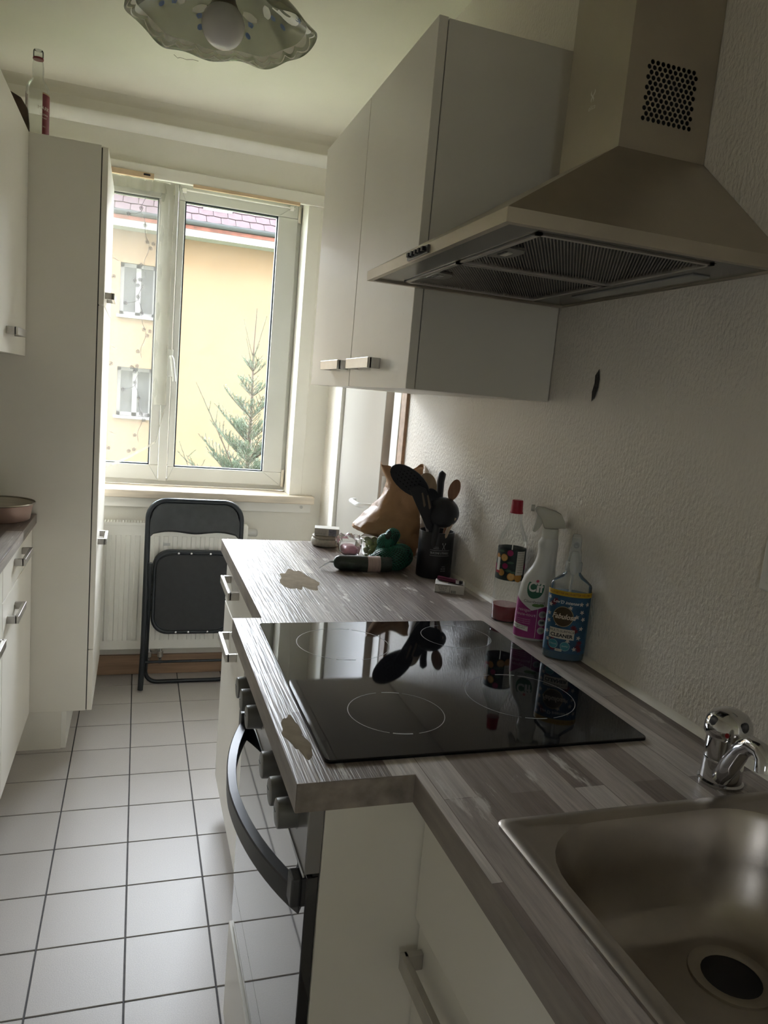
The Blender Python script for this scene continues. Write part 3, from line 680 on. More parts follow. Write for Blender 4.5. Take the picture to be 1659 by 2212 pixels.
MB().ellipsoid(q, .003, .003, .004, 10, 6).build('hot_mark', mat('tap_red', (.30, .01, .015), .3), hd, smooth=60)
for a in (-.75, .75):
    g_ = Matrix.Rotation(a, 4, 'Z') @ f; q = Vector(c)+g_*.0285+Vector((0, 0, .091))
    MB().ellipsoid(q, .005, .005, .0075, 10, 6).build('finger_recess', DARKG, hd, smooth=60)
MB().tube([(.772, .742, .914), (.757, .730, .922), (.745, .705, .956), (.733, .680, .988), (.728, .664, 1.000), (.727, .648, 1.000), (.725, .640, .993), (.724, .638, .978)], [.0115, .0125, .0125, .0115, .0110, .0108, .0106, .0104], 14).build('spout', CHROME, tp, smooth=60)

# ------------------------------------------------------------------ right wall cabinet
t = thing('wall_cabinet', 'white two-door hanging wall cabinet on the right beside the extractor hood', 'cabinet', (.70, 1.92, 1.404))
box('body', CARC, (.5445, XR-.002, 1.470, 2.376, 1.4045, 2.1185), t, bevel=.001)
box('door_gap', GAP, (.5425, .5446, 1.474, 2.372, 1.408, 2.115), t)
for (a, b, h0, h1) in ((1.4690, 1.9155, 1.658, 1.850), (1.9195, 2.378, 1.938, 2.130)):
    d = front(t, 'door', .523, -1, a, b, 1.404, 2.120, .0195); handle(d, .523, -1, h0, h1, 1.459, .024)
DRIP = mat('grease_drip', (.78, .75, .66), .4)
mb = MB(); rnd = random.Random(4)
for i in range(34):
    y, z = rnd.uniform(1.49, 1.90), rnd.uniform(1.42, 1.72)
    L = rnd.choice((.002, .002, .003, .008))
    mb.add([(.5226, y+.0012*math.cos(k), z+L*math.sin(k)) for k in [2*PI*j/8 for j in range(8)]], [tuple(range(8))])
mb.build('paint_drips', DRIP, t, kind='stuff')

# ------------------------------------------------------------------ extractor hood
hd_ = thing('extractor_hood', 'stainless steel chimney extractor hood above the hob', 'hood', (.64, 1.166, 1.607))
HX, HY0, HY1, HZ0, HZ1 = .420, .867, 1.466, 1.607, 1.625
CX, CY0, CY1, CZ0 = .696, 1.070, 1.245, 1.801
HS = mat('hood_steel', (.50, .45, .37), .36, .92, var=.10, vscale=5, bump=.03, bscale=60)
A = [(HX, HY0), (XR-.001, HY0), (XR-.001, HY1), (HX, HY1)]; B = [(CX, CY0), (XR-.001, CY0), (XR-.001, CY1), (CX, CY1)]
MB().loft([[(x, y, HZ1) for x, y in A], [(x, y, CZ0) for x, y in B]], False, False).build('canopy', HS, hd_)
mb = MB()
i0, i1, j0, j1 = .430, XR-.004, HY0+.012, HY1-.012
O_ = A; I_ = [(i0, j0), (i1, j0), (i1, j1), (i0, j1)]
mb.loft([[(x, y, HZ1) for x, y in O_], [(x, y, HZ0) for x, y in O_], [(x, y, HZ0) for x, y in I_], [(x, y, HZ0+.008) for x, y in I_]], False, False)
mb.build('rim', HS, hd_)
US = mat('hood_underside', (.16, .155, .145), .25, .8, var=.1, vscale=6)
mb = MB().box(i0, .484, j0, j1, HZ0+.004, HZ0+.010).box(.775, i1, j0, j1, HZ0+.004, HZ0+.010).box(.484, .775, j0, .905, HZ0+.004, HZ0+.010).box(.484, .775, 1.432, j1, HZ0+.004, HZ0+.010)
mb.build('underside', US, hd_)
FIL = mat('filter_aluminium', (.52, .50, .47), .35, .9, var=.1, vscale=20)
def filt(y0, y1, cy):
    x0, x1 = .486, .773
    fr = MB().box(x0, x0+.008, y0, y1, HZ0+.001, HZ0+.008).box(x1-.008, x1, y0, y1, HZ0+.001, HZ0+.008).box(x0, x1, y0, y0+.008, HZ0+.001, HZ0+.008).box(x0, x1, y1-.008, y1, HZ0+.001, HZ0+.008).build('filter', FIL, hd_)
    box('filter_back', BLACKP, (x0+.007, x1-.007, y0+.007, y1-.007, HZ0+.008, HZ0+.0095), fr)
    a = .555; d = Vector((math.sin(a), math.cos(a))); nrm = Vector((d.y, -d.x))
    mb = MB(); X0, X1, Y0, Y1 = x0+.009, x1-.009, y0+.009, y1-.009
    k = -.6
    while k < .6:
        p = Vector(((X0+X1)/2, (Y0+Y1)/2))+nrm*k; lo, hi = -9, 9
        for pc, dc, l, h in ((p.x, d.x, X0, X1), (p.y, d.y, Y0, Y1)):
            t0, t1 = (l-pc)/dc, (h-pc)/dc; lo, hi = max(lo, min(t0, t1)), min(hi, max(t0, t1))
        if hi-lo > .004:
            a1, b1 = p+d*lo, p+d*hi; w = nrm*.0011
            mb.add([(a1.x-w.x, a1.y-w.y, HZ0+.006), (a1.x+w.x, a1.y+w.y, HZ0+.006), (b1.x+w.x, b1.y+w.y, HZ0+.006), (b1.x-w.x, b1.y-w.y, HZ0+.006), (a1.x, a1.y, HZ0+.003), (b1.x, b1.y, HZ0+.003)],
                   [(0, 4, 5, 3), (4, 1, 2, 5), (0, 3, 2, 1)])
        k += .0046
    mb.build('mesh_fins', FIL, fr, kind='stuff')
    cl = MB().prism([(.494, cy-.038), (.494, cy+.038), (.520, cy+.034), (.528, cy+.018), (.528, cy-.018), (.520, cy-.034)], HZ0-.0005, HZ0+.004).build('filter_latch', US, fr)
    box('latch_tab', FIL, (.503, .512, cy-.012, cy+.012, HZ0-.0022, HZ0-.0003), cl); box('latch_slot', BLACKP, (.499, .503, cy-.013, cy+.013, HZ0-.0012, HZ0-.0003), cl)
filt(.907, 1.166, 1.037); filt(1.169, 1.430, 1.302)
box('light_cover', mat('hood_lamp_lens', (.30, .30, .28), .15), (.802, .835, .985, 1.33, HZ0+.001, HZ0+.0045), hd_, bevel=.0015)
for y in (1.235, 1.11, 1.08): pass
# push-button strip on the front rim
ctl = box('control_strip', mat('hood_control', (.12, .118, .112), .3, .6), (HX-.0035, HX+.001, 1.128, 1.222, HZ0+.0025, HZ1-.003), hd_, bevel=.0006, seg=1)
for i in range(5): box('button', BLACKP, (HX-.0085, HX-.003, 1.138+i*.0165, 1.1465+i*.0165, HZ0+.0065, HZ1-.005), ctl)
# chimney: front, far side, perforated near side
box('chimney_front', HS, (CX, CX+.0012, CY0, CY1, CZ0, ZC-.0005), hd_)
box('chimney_side', HS, (CX+.0012, XR-.001, CY1-.0012, CY1, CZ0, ZC-.0005), hd_)
plate = box('vent_side', HS, (CX+.0012, XR-.001, CY0, CY0+.0012, CZ0, ZC-.0005), hd_)
cut = MB(); pz = .0164; px_ = .00985
for r_ in range(12):
    zz = 1.8495+r_*.0082*.92; off = 0 if r_ % 2 == 0 else px_/2
    for k in range(10 if r_ % 2 == 0 else 9):
        xx = .734+off+k*px_
        cut.loft([[(xx+.0037*math.cos(2*PI*i/12), yy, zz+.0037*math.sin(2*PI*i/12)) for i in range(12)] for yy in (CY0-.004, CY0+.005)])
co = cut.build('cutter', None, hd_); md = plate.modifiers.new('holes', 'BOOLEAN'); md.object = co; md.operation = 'DIFFERENCE'; md.solver = 'EXACT'
dg = bpy.context.evaluated_depsgraph_get(); me2 = bpy.data.meshes.new_from_object(plate.evaluated_get(dg)); plate.modifiers.clear(); plate.data = me2
bpy.data.objects.remove(co)
box('chimney_inside', BLACKP, (CX+.02, XR-.006, CY0+.016, CY1-.02, CZ0-.01, ZC-.002), hd_)
# maker's mark on the chimney front
LOGO = mat('logo_pale', (.72, .70, .66), .35, .5)
mb = MB(); V2, F = text2d('elica', .0115, bold=.0); mb.add(*flat(V2, F, (CX-.0004, 1.161, 1.886), (0, -1, 0), (0, 0, 1)))
for sg in (1, -1):
    cc = Vector((CX-.0004, 1.1625, 1.9045)); P = []
    for k in range(13):
        t = k/12; a = -1+2*t
        P.append((a*.006*sg*.5+.0028*math.sin(a*PI)*sg+.0012*sg, a*.010))
    for k in range(12):
        w0 = .0019*math.sin(PI*k/12)+.0001; w1 = .0019*math.sin(PI*(k+1)/12)+.0001
        q = [(P[k][0]-w0, P[k][1]), (P[k][0]+w0, P[k][1]), (P[k+1][0]+w1, P[k+1][1]), (P[k+1][0]-w1, P[k+1][1])]
        mb.add(*flat(q, [(0, 1, 2, 3)], cc, (0, -1, 0), (0, 0, 1)))
mb.build('logo', LOGO, hd_)

# ------------------------------------------------------------------ socket at the right edge
so = thing('wall_socket', 'white wall socket frame cut off by the right picture edge', 'socket', (XR, .77, 1.155))
box('frame_plate', mat('socket_white', (.78, .77, .73), .25), (XR-.011, XR, .732, .812, 1.157, 1.237), so, bevel=.003)
box('insert', mat('socket_insert', (.72, .71, .67), .3), (XR-.014, XR-.010, .744, .800, 1.169, 1.225), so, bevel=.002)

# ------------------------------------------------------------------ pendant lamp
lp = thing('pendant_lamp', 'ceiling lamp with a wavy glass shade painted with scrolls and a globe bulb', 'lamp', (.168, 2.133, 2.25))
lc = Vector((.168, 2.133, 0)); RL = .232
def shade_pt(t, a, off=0.0):
    """t 0 centre .. 1 rim, a angle"""
    ruff = t**4*(.011*math.cos(4*a+.6)+.007*math.cos(9*a+1.0))
    r = RL*(.12+.88*t)*(1+t**3*(.045*math.cos(4*a+.6)+.022*math.cos(9*a)))
    z = 2.425-.115*t**1.25-.018*t**6+ruff-off
    return Vector((lc.x+r*math.cos(a), lc.y+r*math.sin(a), z))
nt_, na = 32, 240
V = [shade_pt(j/nt_, 2*PI*i/na) for j in range(nt_+1) for i in range(na)]
F = [(j*na+i, j*na+(i+1) % na, (j+1)*na+(i+1) % na, (j+1)*na+i) for j in range(nt_) for i in range(na)]
sh = MB().add(V, F).build('shade', SHADE, lp, smooth=180, solid=.0035)
# frosted scalloped border band
mb = MB(); NS = 24
def band(ta, tb):
    V = []; n = 240
    for i in range(n):
        a = 2*PI*i/n; s = abs(math.sin(a*NS/2))
        V += [shade_pt(ta(s), a, .0045), shade_pt((ta(s)+tb(s))/2, a, .0045), shade_pt(tb(s), a, .0045)]
    mb.add(V, [(3*i+k, (3*i+3+k) % (3*n), (3*i+4+k) % (3*n), 3*i+1+k) for i in range(n) for k in (0, 1)])
band(lambda s: .885, lambda s: .893+.045*s); band(lambda s: .930+.040*s, lambda s: .940+.040*s)
mb.build('frosted_scallops', SHADEW, sh)
mb = MB()
def on_shade(p, off=.0045):
    x, y = p.x-lc.x, p.y-lc.y; a = math.atan2(y, x); r = math.hypot(x, y); t = .5
    for _ in range(8): t += (r-(shade_pt(t, a)-lc).xy.length)/(RL*.88)
    return shade_pt(t, a, off)
def shade_line(P, w):
    V = []
    for k, (t, a) in enumerate(P):
        p = shade_pt(t, a, .003); q = P[min(k+1, len(P)-1)]; o = P[max(k-1, 0)]
        d = shade_pt(q[0], q[1], .003)-shade_pt(o[0], o[1], .003); nn = Vector((-d.y, d.x, 0)).normalized()*w*math.sin(PI*(.15+.7*k/(len(P)-1)))
        V += [on_shade(p-nn), on_shade(p), on_shade(p+nn)]
    mb.add(V, [(3*i+k, 3*i+3+k, 3*i+4+k, 3*i+1+k) for i in range(len(P)-1) for k in (0, 1)])
blue = MB()
def dot(t, a, r, m_, n=12, el=1):
    c = shade_pt(t, a, .0032); m_.add([on_shade(c)]+[on_shade(c+Vector((r*math.cos(2*PI*i/n), r*el*math.sin(2*PI*i/n), 0))) for i in range(n)], [(0, 1+i, 1+(i+1) % n) for i in range(n)])
for k in range(8):
    a0 = 2*PI*k/8+.25; sg = 1 if k % 2 else -1
    shade_line([(.50+.30*math.sin(s*2.6)-.05*s, a0+sg*(.10+.34*s)) for s in [i/14 for i in range(15)]], .0055)
    shade_line([(.62-.13*math.cos(s*5.2), a0+sg*(.30+.13*math.sin(s*5.2))) for s in [i/16 for i in range(17)]], .0115)
    shade_line([(.45+.10*s, a0-sg*(.02+.25*s)) for s in [i/8 for i in range(9)]], .011)
    dot(.70, a0+.02, .0075, blue); dot(.78, a0+sg*.36, .008, blue, el=1.5)
    for j in range(5): dot(.58+.022*math.cos(j*1.256), a0-sg*.10+.035*math.sin(j*1.256), .0034, blue)
mb.build('painted_scrolls', SHADEW, sh, kind='stuff'); blue.build('painted_blue_drops', SHADEB, sh, kind='stuff')
bc = (.172, 2.138, 2.294)
MB().ellipsoid(bc, .055, .055, .055, 32, 20).build('bulb', BULB, lp, smooth=180)
MB().lathe((bc[0], bc[1], 0), [(.040, 2.330), (.030, 2.350), (.026, 2.365), (.026, 2.42), (.02, 2.44)], 24).build('lamp_socket', BROWNSOCK, lp, smooth=50)
MB().lathe((bc[0], bc[1], 0), [(.012, 2.43), (.012, 2.49), (.05, 2.498), (.055, ZC-.0005)], 24).build('ceiling_rose', TRIMW, lp, smooth=40)

# ------------------------------------------------------------------ things on the worktop
class Wrap:
    """maps flat print (s = arc length from the front, z) onto an oval body; front is local -y"""
    def __init__(w, a, b, k=lambda z: (1.0, 0.0)):
        w.a, w.b, w.k = a, b, k; w.T = [(-PI/2, 0.0)]; s = 0; th = -PI/2
        for i in range(400):
            d = PI/400; s += math.hypot(a*math.sin(th+d/2), b*math.cos(th+d/2))*d; th += d; w.T.append((th, s))
    def th(w, s):
        sg = 1 if s >= 0 else -1; v = abs(s)
        for i in range(1, len(w.T)):
            if w.T[i][1] >= v:
                (t0, s0), (t1, s1) = w.T[i-1], w.T[i]; t = t0+(t1-t0)*(v-s0)/(s1-s0)
                return t if sg > 0 else -PI-t
        return PI/2 if sg > 0 else -1.5*PI
    def p(w, s, z, off=.0004):
        t = w.th(s); k, cx = w.k(z)
        return (cx+(w.a*k+off)*math.cos(t), (w.b*k+off)*math.sin(t), z)
    def rect(w, s0, s1, z0, z1, off=.0004, n=24, m=6, mb=None):
        mb = mb or MB()
        V = [w.p(s0+(s1-s0)*i/n, (z0(i/n) if callable(z0) else z0)+((z1(i/n) if callable(z1) else z1)-(z0(i/n) if callable(z0) else z0))*j/m, off) for j in range(m+1) for i in range(n+1)]
        return mb.add(V, [(j*(n+1)+i, j*(n+1)+i+1, (j+1)*(n+1)+i+1, (j+1)*(n+1)+i) for j in range(m) for i in range(n)])
    def disc(w, s, z, rx, rz, off=.0005, n=20, mb=None, r0=0.0, ph=0, lobes=0):
        mb = mb or MB(); V = []
        for k in range(5):
            f = r0+(1-r0)*k/4
            for i in range(n):
                a = 2*PI*i/n+ph; g = f*(1 if not lobes else .72+.28*math.cos(lobes*(a-ph))); V.append(w.p(s+rx*g*math.cos(a), z+rz*g*math.sin(a), off))
        return mb.add(V, [(k*n+i, k*n+(i+1) % n, (k+1)*n+(i+1) % n, (k+1)*n+i) for k in range(4) for i in range(n)])
    def text(w, s, size, s0, z0, off=.0007, mb=None, **kw):
        mb = mb or MB(); V, F = text2d(s, size, **kw); return mb.add([w.p(s0+x, z0+y, off) for x, y in V], F)
def oval(rows, n=40, pw=1.0):
    """rings for a loft: (z, cx, a, b)"""
    R = []
    for z, cx, a, b in rows:
        r = []
        for i in range(n):
            t = 2*PI*i/n; c, s = math.cos(t), math.sin(t)
            r.append((cx+a*math.copysign(abs(c)**pw, c), b*math.copysign(abs(s)**pw, s), z))
        R.append(r)
    return R
PWHITE = mat('print_white', (.78, .76, .72), .5)
PBLACK = mat('print_black', (.02, .02, .02), .5)

# --- syrup bottle
sb = thing('syrup_bottle', 'clear glass syrup bottle with red cap, a third full of red syrup', 'bottle', (.823, 1.486, HC), rz=math.radians(-29))
r = .0325
MB().loft(oval([(0, 0, .030, .030), (.003, 0, .0325, .0325), (.096, 0, .0325, .0325), (.098, 0, .0318, .0318), (.172, 0, .0318, .0318), (.175, 0, .0328, .0328), (.186, 0, .0325, .0325), (.200, 0, .028, .028), (.215, 0, .0205, .0205), (.232, 0, .0145, .0145), (.256, 0, .0125, .0125)]), True, False).build('glass', CLEARG, sb, smooth=50, local=True)
MB().loft(oval([(.002, 0, .0295, .0295), (.004, 0, .0312, .0312), (.036, 0, .0312, .0312)])).build('syrup', mat('syrup_red', (.22, .004, .018), .08, spec=.6, coat=.3), sb, smooth=50, local=True)
MB().loft(oval([(.250, 0, .0150, .0150), (.252, 0, .0150, .0150), (.254, 0, .0138, .0138), (.279, 0, .0125, .0125), (.280, 0, .0115, .0115)])).build('cap', mat('cap_red', (.36, .012, .030), .38, var=.06), sb, smooth=40, local=True)
w = Wrap(.0322, .0322)
lb = w.rect(-.10, .10, .098, .170, .0002, 60).build('label', mat('label_darkgreen', (.018, .030, .026), .45, var=.4, vscale=90), sb, local=True)
OR = MB(); MG = MB(); PL = MB(); GR = MB(); RD = MB()
for (s, z, q, kind) in ((-.016, .150, .0085, 0), (-.020, .115, .008, 0), (.004, .108, .009, 0), (-.034, .150, .007, 0), (.022, .106, .010, 0), (-.012, .131, .0065, 1), (-.003, .162, .007, 1), (-.045, .125, .008, 1), (.045, .13, .008, 1)):
    w.disc(s, z, q, q, .0005, 18, (OR, MG)[kind])
for (s, z) in ((-.016, .150), (.004, .108)): w.disc(s, z, .0070, .0070, .0007, 16, PL, r0=.15)
for (s, z, ph) in ((-.004, .121, .4), (.008, .118, -.5), (-.030, .134, 1.2), (.0, .140, 2.0), (-.024, .164, .2)): w.disc(s, z, .0075, .0028, .0006, 14, GR, ph=ph)
OR.build('orange_print', mat('print_orange', (.50, .24, .05), .5), lb, local=True, kind='stuff'); MG.build('berry_print', mat('print_magenta', (.30, .015, .09), .5), lb, local=True, kind='stuff')
PL.build('slice_print', mat('print_peach', (.60, .36, .12), .5), lb, local=True, kind='stuff'); GR.build('leaf_print', mat('print_leafgreen', (.05, .10, .06), .5), lb, local=True, kind='stuff')
w.rect(-.036, -.026, .118, .148, .0006).build('logo_panel', PWHITE, lb, local=True); w.rect(-.038, -.024, .112, .118, .0008).build('red_strip', mat('print_red', (.40, .02, .03), .5), lb, local=True)
w.rect(.013, .035, .112, .167, .0006).build('text_panel', mat('print_cream', (.55, .53, .47), .5), lb, local=True)
mb = MB()
for k in range(9): w.text(('Himbeer Sirup mit', 'Zitrone. Zutaten:', 'Zucker, Wasser,', 'Himbeersaft aus', 'Konzentrat 20 %', 'Zitronensaft', 'Aroma. Kühl und', 'trocken lagern.', '700 ml  e')[k], .0026 if k < 8 else .004, .024, .1635-k*.0056, .0009, mb)
mb.build('small_print', PBLACK, lb, local=True, kind='stuff')

# --- white spray bottle
cf = thing('spray_bottle', 'white and magenta cleaner spray bottle with trigger pointing left', 'bottle', (.818, 1.352, HC), rz=math.radians(-27))
rows = [(0, 0, .035, .020), (.002, 0, .0375, .0225), (.012, 0, .039, .0235), (.05, 0, .0388, .0235), (.09, .0005, .0378, .0235), (.12, .002, .0355, .023), (.136, .004, .0325, .022), (.148, .0065, .0285, .021), (.158, .0095, .0245, .0195), (.168, .0115, .0222, .0185), (.180, .0128, .0208, .018), (.195, .0135, .0200, .0175), (.204, .0125, .0208, .0175), (.210, .0125, .0212, .0172), (.216, .0135, .0192, .0165), (.222, .014, .0172, .0160)]
def cif_k(z):
    for (z0, c0, a0, b0), (z1, c1, a1, b1) in zip(rows, rows[1:]):
        if z0 <= z <= z1:
            t = (z-z0)/(z1-z0); return (a0+(a1-a0)*t)/.039, c0+(c1-c0)*t
    return 1.0, 0.0
MB().loft(oval(rows, 48, .85)).build('bottle', mat('hdpe_white', (.68, .675, .64), .35, var=.02), cf, smooth=50, local=True)
MB().loft(oval([(.2215, .014, .0172, .0172), (.223, .014, .0176, .0176), (.240, .014, .0168, .0168), (.242, .014, .0155, .0155)])).build('collar', mat('collar_white', (.70, .69, .63), .4), cf, smooth=40, local=True)
TRIG = mat_thin('trigger_plastic', (.72, .71, .63), .72, .2, .7, .3)
def px2(P): return [(.014+(x-1189)/1000, .242+(1141-y)/1000) for x, y in P]
def side_prism(P, hw, name, m, par, bev=.003):
    return MB().loft([[(x, -hw, z) for x, z in P], [(x, hw, z) for x, z in P]]).build(name, m, par, local=True, bevel=bev, smooth=50)
side_prism(px2([(1152, 1105), (1157, 1098), (1172, 1099), (1195, 1104), (1207, 1110), (1215, 1123), (1219, 1137), (1200, 1139), (1190, 1141), (1174, 1141), (1171, 1131), (1166, 1122), (1158, 1114)]), .0115, 'trigger_head', TRIG, cf, .002)
side_prism(px2([(1158, 1114), (1167, 1122), (1171, 1130), (1165, 1143), (1157, 1152), (1151, 1150), (1155, 1136)]), .007, 'trigger_lever', TRIG, cf, .0015)
MB().tube([(-.024, 0, .281), (-.031, 0, .281)], .007, 12).build('nozzle', TRIG, cf, local=True, smooth=50)
class CW(Wrap):
    def p(w, s, z, off=.0004):
        t = w.th(s); k, cx = cif_k(z); c, sn = math.cos(t), math.sin(t)
        a, b = .039*k, .0235*min(1, k*1.05+.0)
        return (cx+(a+off)*math.copysign(abs(c)**.85, c), (b+off)*math.copysign(abs(sn)**.85, sn), z)
w = CW(.039, .0235)
pk = w.rect(-.050, .050, .006, lambda u: .094-.028*min(1, u*2.2)+(.0 if u < .45 else .012*math.sin(min(1, (u-.45)*3)*PI/2)), .0005, 50, 10).build('magenta_label', mat('label_magenta', (.33, .035, .19), .4, var=.08, vscale=20), cf, local=True)
w.rect(.026, .050, .02, .078, .0008, 12).build('purple_label', mat('label_purple', (.13, .05, .26), .4), pk, local=True)
lg = w.disc(-.006, .117, .0165, .0245, .0008, 32).build('logo_oval', mat('logo_green', (.018, .125, .062), .4), cf, local=True)
w.text('Cif', .0285, -.006, .1165, .0013, bold=.0009, sx=.82).build('logo_lettering', PWHITE, lg, local=True)
w.disc(-.0035, .1305, .0028, .003, .0016, 14).build('logo_dot', mat('logo_pink', (.50, .04, .10), .4), lg, local=True)
w.text('Cleanboost', .0088, -.004, .0855, .0009).build('slogan', mat('print_grey', (.14, .13, .13), .5), cf, local=True)
mb = MB(); w.disc(.0015, .0785, .0075, .0035, .0010, 12, mb, ph=0); w.disc(.0095, .0795, .0060, .0032, .0010, 12, mb); mb.build('leaf_mark', mat('leaf_mark_green', (.12, .24, .06), .4), cf, local=True, kind='stuff')
mb = MB(); w.text('reiniger', .0095, -.020, .066, .0010, mb); w.text('toute-tout', .0095, -.018, .0565, .0010, mb)
for k in range(3): w.text('nettoie et degraisse sans', .003, -.020, .046-k*.0042, .0010, mb)
mb.build('product_print', mat('print_pinkwhite', (.70, .50, .60), .5), cf, local=True, kind='stuff')
w.rect(-.044, -.008, lambda u: .025-.005*u, lambda u: .036-.005*u, .0012).build('white_banner', PWHITE, pk, local=True)
mb = MB(); w.text('kraftvoll auf Flecken', .0042, -.026, .0305, .0018, mb); w.text('100% kraftvoll', .0036, -.024, .0265, .0018, mb); mb.build('banner_print', PBLACK, pk, local=True, kind='stuff')
w.rect(.0035, .0042, .008, .072, .0010, 2).build('stalk_line', PWHITE, pk, local=True)
for z in (.060, .0425, .025):
    ic = w.disc(.0145, z, .0078, .0078, .0011, 20).build('round_icon', mat('icon_grey', (.50, .47, .46), .4), pk, local=True)
    w.disc(.0145, z, .0080, .0080, .0013, 20, r0=.90).build('icon_ring', mat('icon_ring_pink', (.65, .45, .55), .4), ic, local=True)
    w.rect(.0100, .0190, z-.003, z+.0032, .0014, 4).build('icon_picture', mat('icon_dark', (.10, .10, .11), .4) if z == .0425 else mat('icon_mid', (.30, .29, .30), .4), ic, local=True)
tg = w.rect(-.018, lambda *_: 0, .17, .2, .0008) if False else None
tg = w.rect(-.022, .012, .160, .190, .0008, 12).build('neck_tag', mat('tag_crimson', (.26, .012, .085), .4), cf, local=True)
mb = MB(); w.text('100 %', .0092, -.009, .1825, .0013, mb); w.text('KRAFTVOLL', .0048, -.009, .1735, .0013, mb); w.text('PUISSANT', .0048, -.009, .1665, .0013, mb); mb.build('tag_print', mat('print_pinkwhite', (.7, .5, .6), .5), tg, local=True, kind='stuff')

# --- blue spray bottle
fb = thing('spray_bottle', 'clear spray bottle with blue floral label, nearest the tap', 'bottle', (.822, 1.232, HC), rz=math.radians(-33))
A_, B_ = .0405, .0245
rows = [(0, 0, .037, .021), (.003, 0, .0405, .0245), (.150, 0, .0400, .0242), (.154, 0, .0385, .0235), (.160, 0, .032, .021), (.168, 0, .022, .017), (.175, 0, .0155, .0145), (.183, 0, .0145, .0140)]
MB().loft(oval(rows, 48), True, False).build('bottle', CLEARP, fb, smooth=50, local=True)
MB().loft(oval([(.0015, 0, .037, .021), (.004, 0, .0395, .0235), (.135, 0, .0392, .0233)], 40)).build('liquid', mat('liquid_blue', (.045, .14, .24), .15, var=.1, vscale=8), fb, smooth=50, local=True)
w = Wrap(A_, B_)
FL = mat('label_blue', (.026, .085, .16), .38, var=.35, vscale=45)
lb = w.rect(-.062, .046, .017, .140, .0004, 60, 4).build('label', FL, fb, local=True)
w.rect(.046, .062, .017, .140, .0004, 20, 4).build('label_strip', mat('label_cyan', (.07, .22, .29), .4), fb, local=True)
yb = w.rect(-.062, .062, .131, .141, .0009, 60, 2).build('offer_band', mat('label_yellow', (.46, .30, .012), .45), lb, local=True)
mb = MB()
for s in (-.045, -.012, .020, .050): w.text('BETTER VALUE', .0058, s, .136, .0014, mb, shear=.15, sx=.78)
for s in (-.0285, .004, .0355): w.disc(s, .136, .0008, .0008, .0014, 8, mb)
mb.build('band_print', mat('print_darkred', (.17, .03, .01), .5), yb, local=True, kind='stuff')
mb = MB(); RD = MB(); rnd = random.Random(9)
for (s, z) in ((.024, .118), (.027, .102), (.031, .088), (.029, .069), (.026, .050), (.020, .027), (-.036, .110), (-.037, .092), (-.036, .077), (-.038, .055), (-.034, .040), (-.040, .124), (.004, .109), (-.018, .074), (.037, .118), (.006, .042), (-.050, .10), (-.052, .06), (.018, .092)):
    w.disc(s, z, .0046, .0046, .0007, 30, mb, ph=rnd.uniform(0, 6), lobes=5)
for (s, z) in ((-.026, .120), (-.030, .114), (.014, .070), (.018, .064), (-.028, .030), (-.022, .024), (.029, .040), (.027, .032), (-.024, .046), (.03, .026)):
    w.disc(s, z, .0072, .0064, .0006, 30, RD, ph=rnd.uniform(0, 6), lobes=7)
mb.build('white_blossoms', mat('print_blossom', (.56, .50, .46), .5), lb, local=True, kind='stuff'); RD.build('red_blossoms', mat('print_wine', (.13, .014, .03), .5, var=.3, vscale=200), lb, local=True, kind='stuff')
w.text("Lov'D intense", .0088, -.006, .1185, .0012, shear=.25, bold=.0001).build('scent_print', PWHITE, lb, local=True)
bd = w.disc(-.008, .090, .0195, .0205, .0011, 36).build('brand_badge', mat('badge_bronze', (.070, .048, .026), .35, .3), lb, local=True)
w.disc(-.008, .090, .0192, .0202, .0014, 36, r0=.955).build('badge_ring', mat('badge_gold', (.50, .40, .22), .35, .4), bd, local=True)
w.text('Fabulosa', .0145, -.007, .090, .0018, shear=.3, bold=.0003, sx=.88).build('brand_lettering', mat('print_ivory', (.68, .60, .48), .45), bd, local=True)
pn = w.rect(-.031, .017, .045, .0655, .0013, 24).build('name_panel', mat('panel_ivory', (.60, .56, .48), .5), lb, local=True)
mb = MB(); w.text('MULTI-SURFACE', .0070, -.007, .0605, .0018, mb, sx=.92); w.text('CLEANER', .0098, -.007, .0515, .0018, mb, bold=.00035); mb.build('panel_print', PBLACK, pn, local=True, kind='stuff')
for s, z, t1 in ((-.021, .033, 'STREAK'), (.002, .031, 'RAPID')):
    rb = w.disc(s, z, .0088, .0088, .0012, 24).build('round_claim', mat('claim_cyan', (.055, .24, .30), .4), lb, local=True)
    w.disc(s, z, .0092, .0092, .0015, 24, r0=.92).build('claim_ring', mat('claim_ring_pale', (.35, .50, .52), .4), rb, local=True)
    w.text(t1, .0042, s, z, .0018).build('claim_print', mat('print_palecyan', (.45, .60, .62), .5), rb, local=True)
vt = w.rect(-.016, -.003, .0195, .0245, .0012, 6).build('volume_tag', mat('panel_ivory', (.60, .56, .48), .5), lb, local=True)
w.text('750ml e', .0032, -.0095, .022, .0017).build('volume_print', PBLACK, vt, local=True)
SPR = mat_thin('sprayer_clear', (.70, .72, .70), .60, .12, 1.0, .3)
MB().loft(oval([(.178, 0, .0155, .0155), (.180, 0, .0165, .0165), (.196, 0, .0160, .0160), (.199, 0, .013, .013)])).build('collar', SPR, fb, smooth=35, local=True)
MB().loft([[(x*k, y, z) for x, z in ((-.013, .199), (.013, .199), (.012, .215), (.0095, .222), (.0095, .243), (.0075, .2475), (-.0075, .2475), (-.0095, .243), (-.0095, .222), (-.012, .215))] for y, k in ((-.018, .92), (-.012, 1), (.028, 1), (.033, .9))]).build('sprayer_head', SPR, fb, local=True, bevel=.0012, smooth=50)
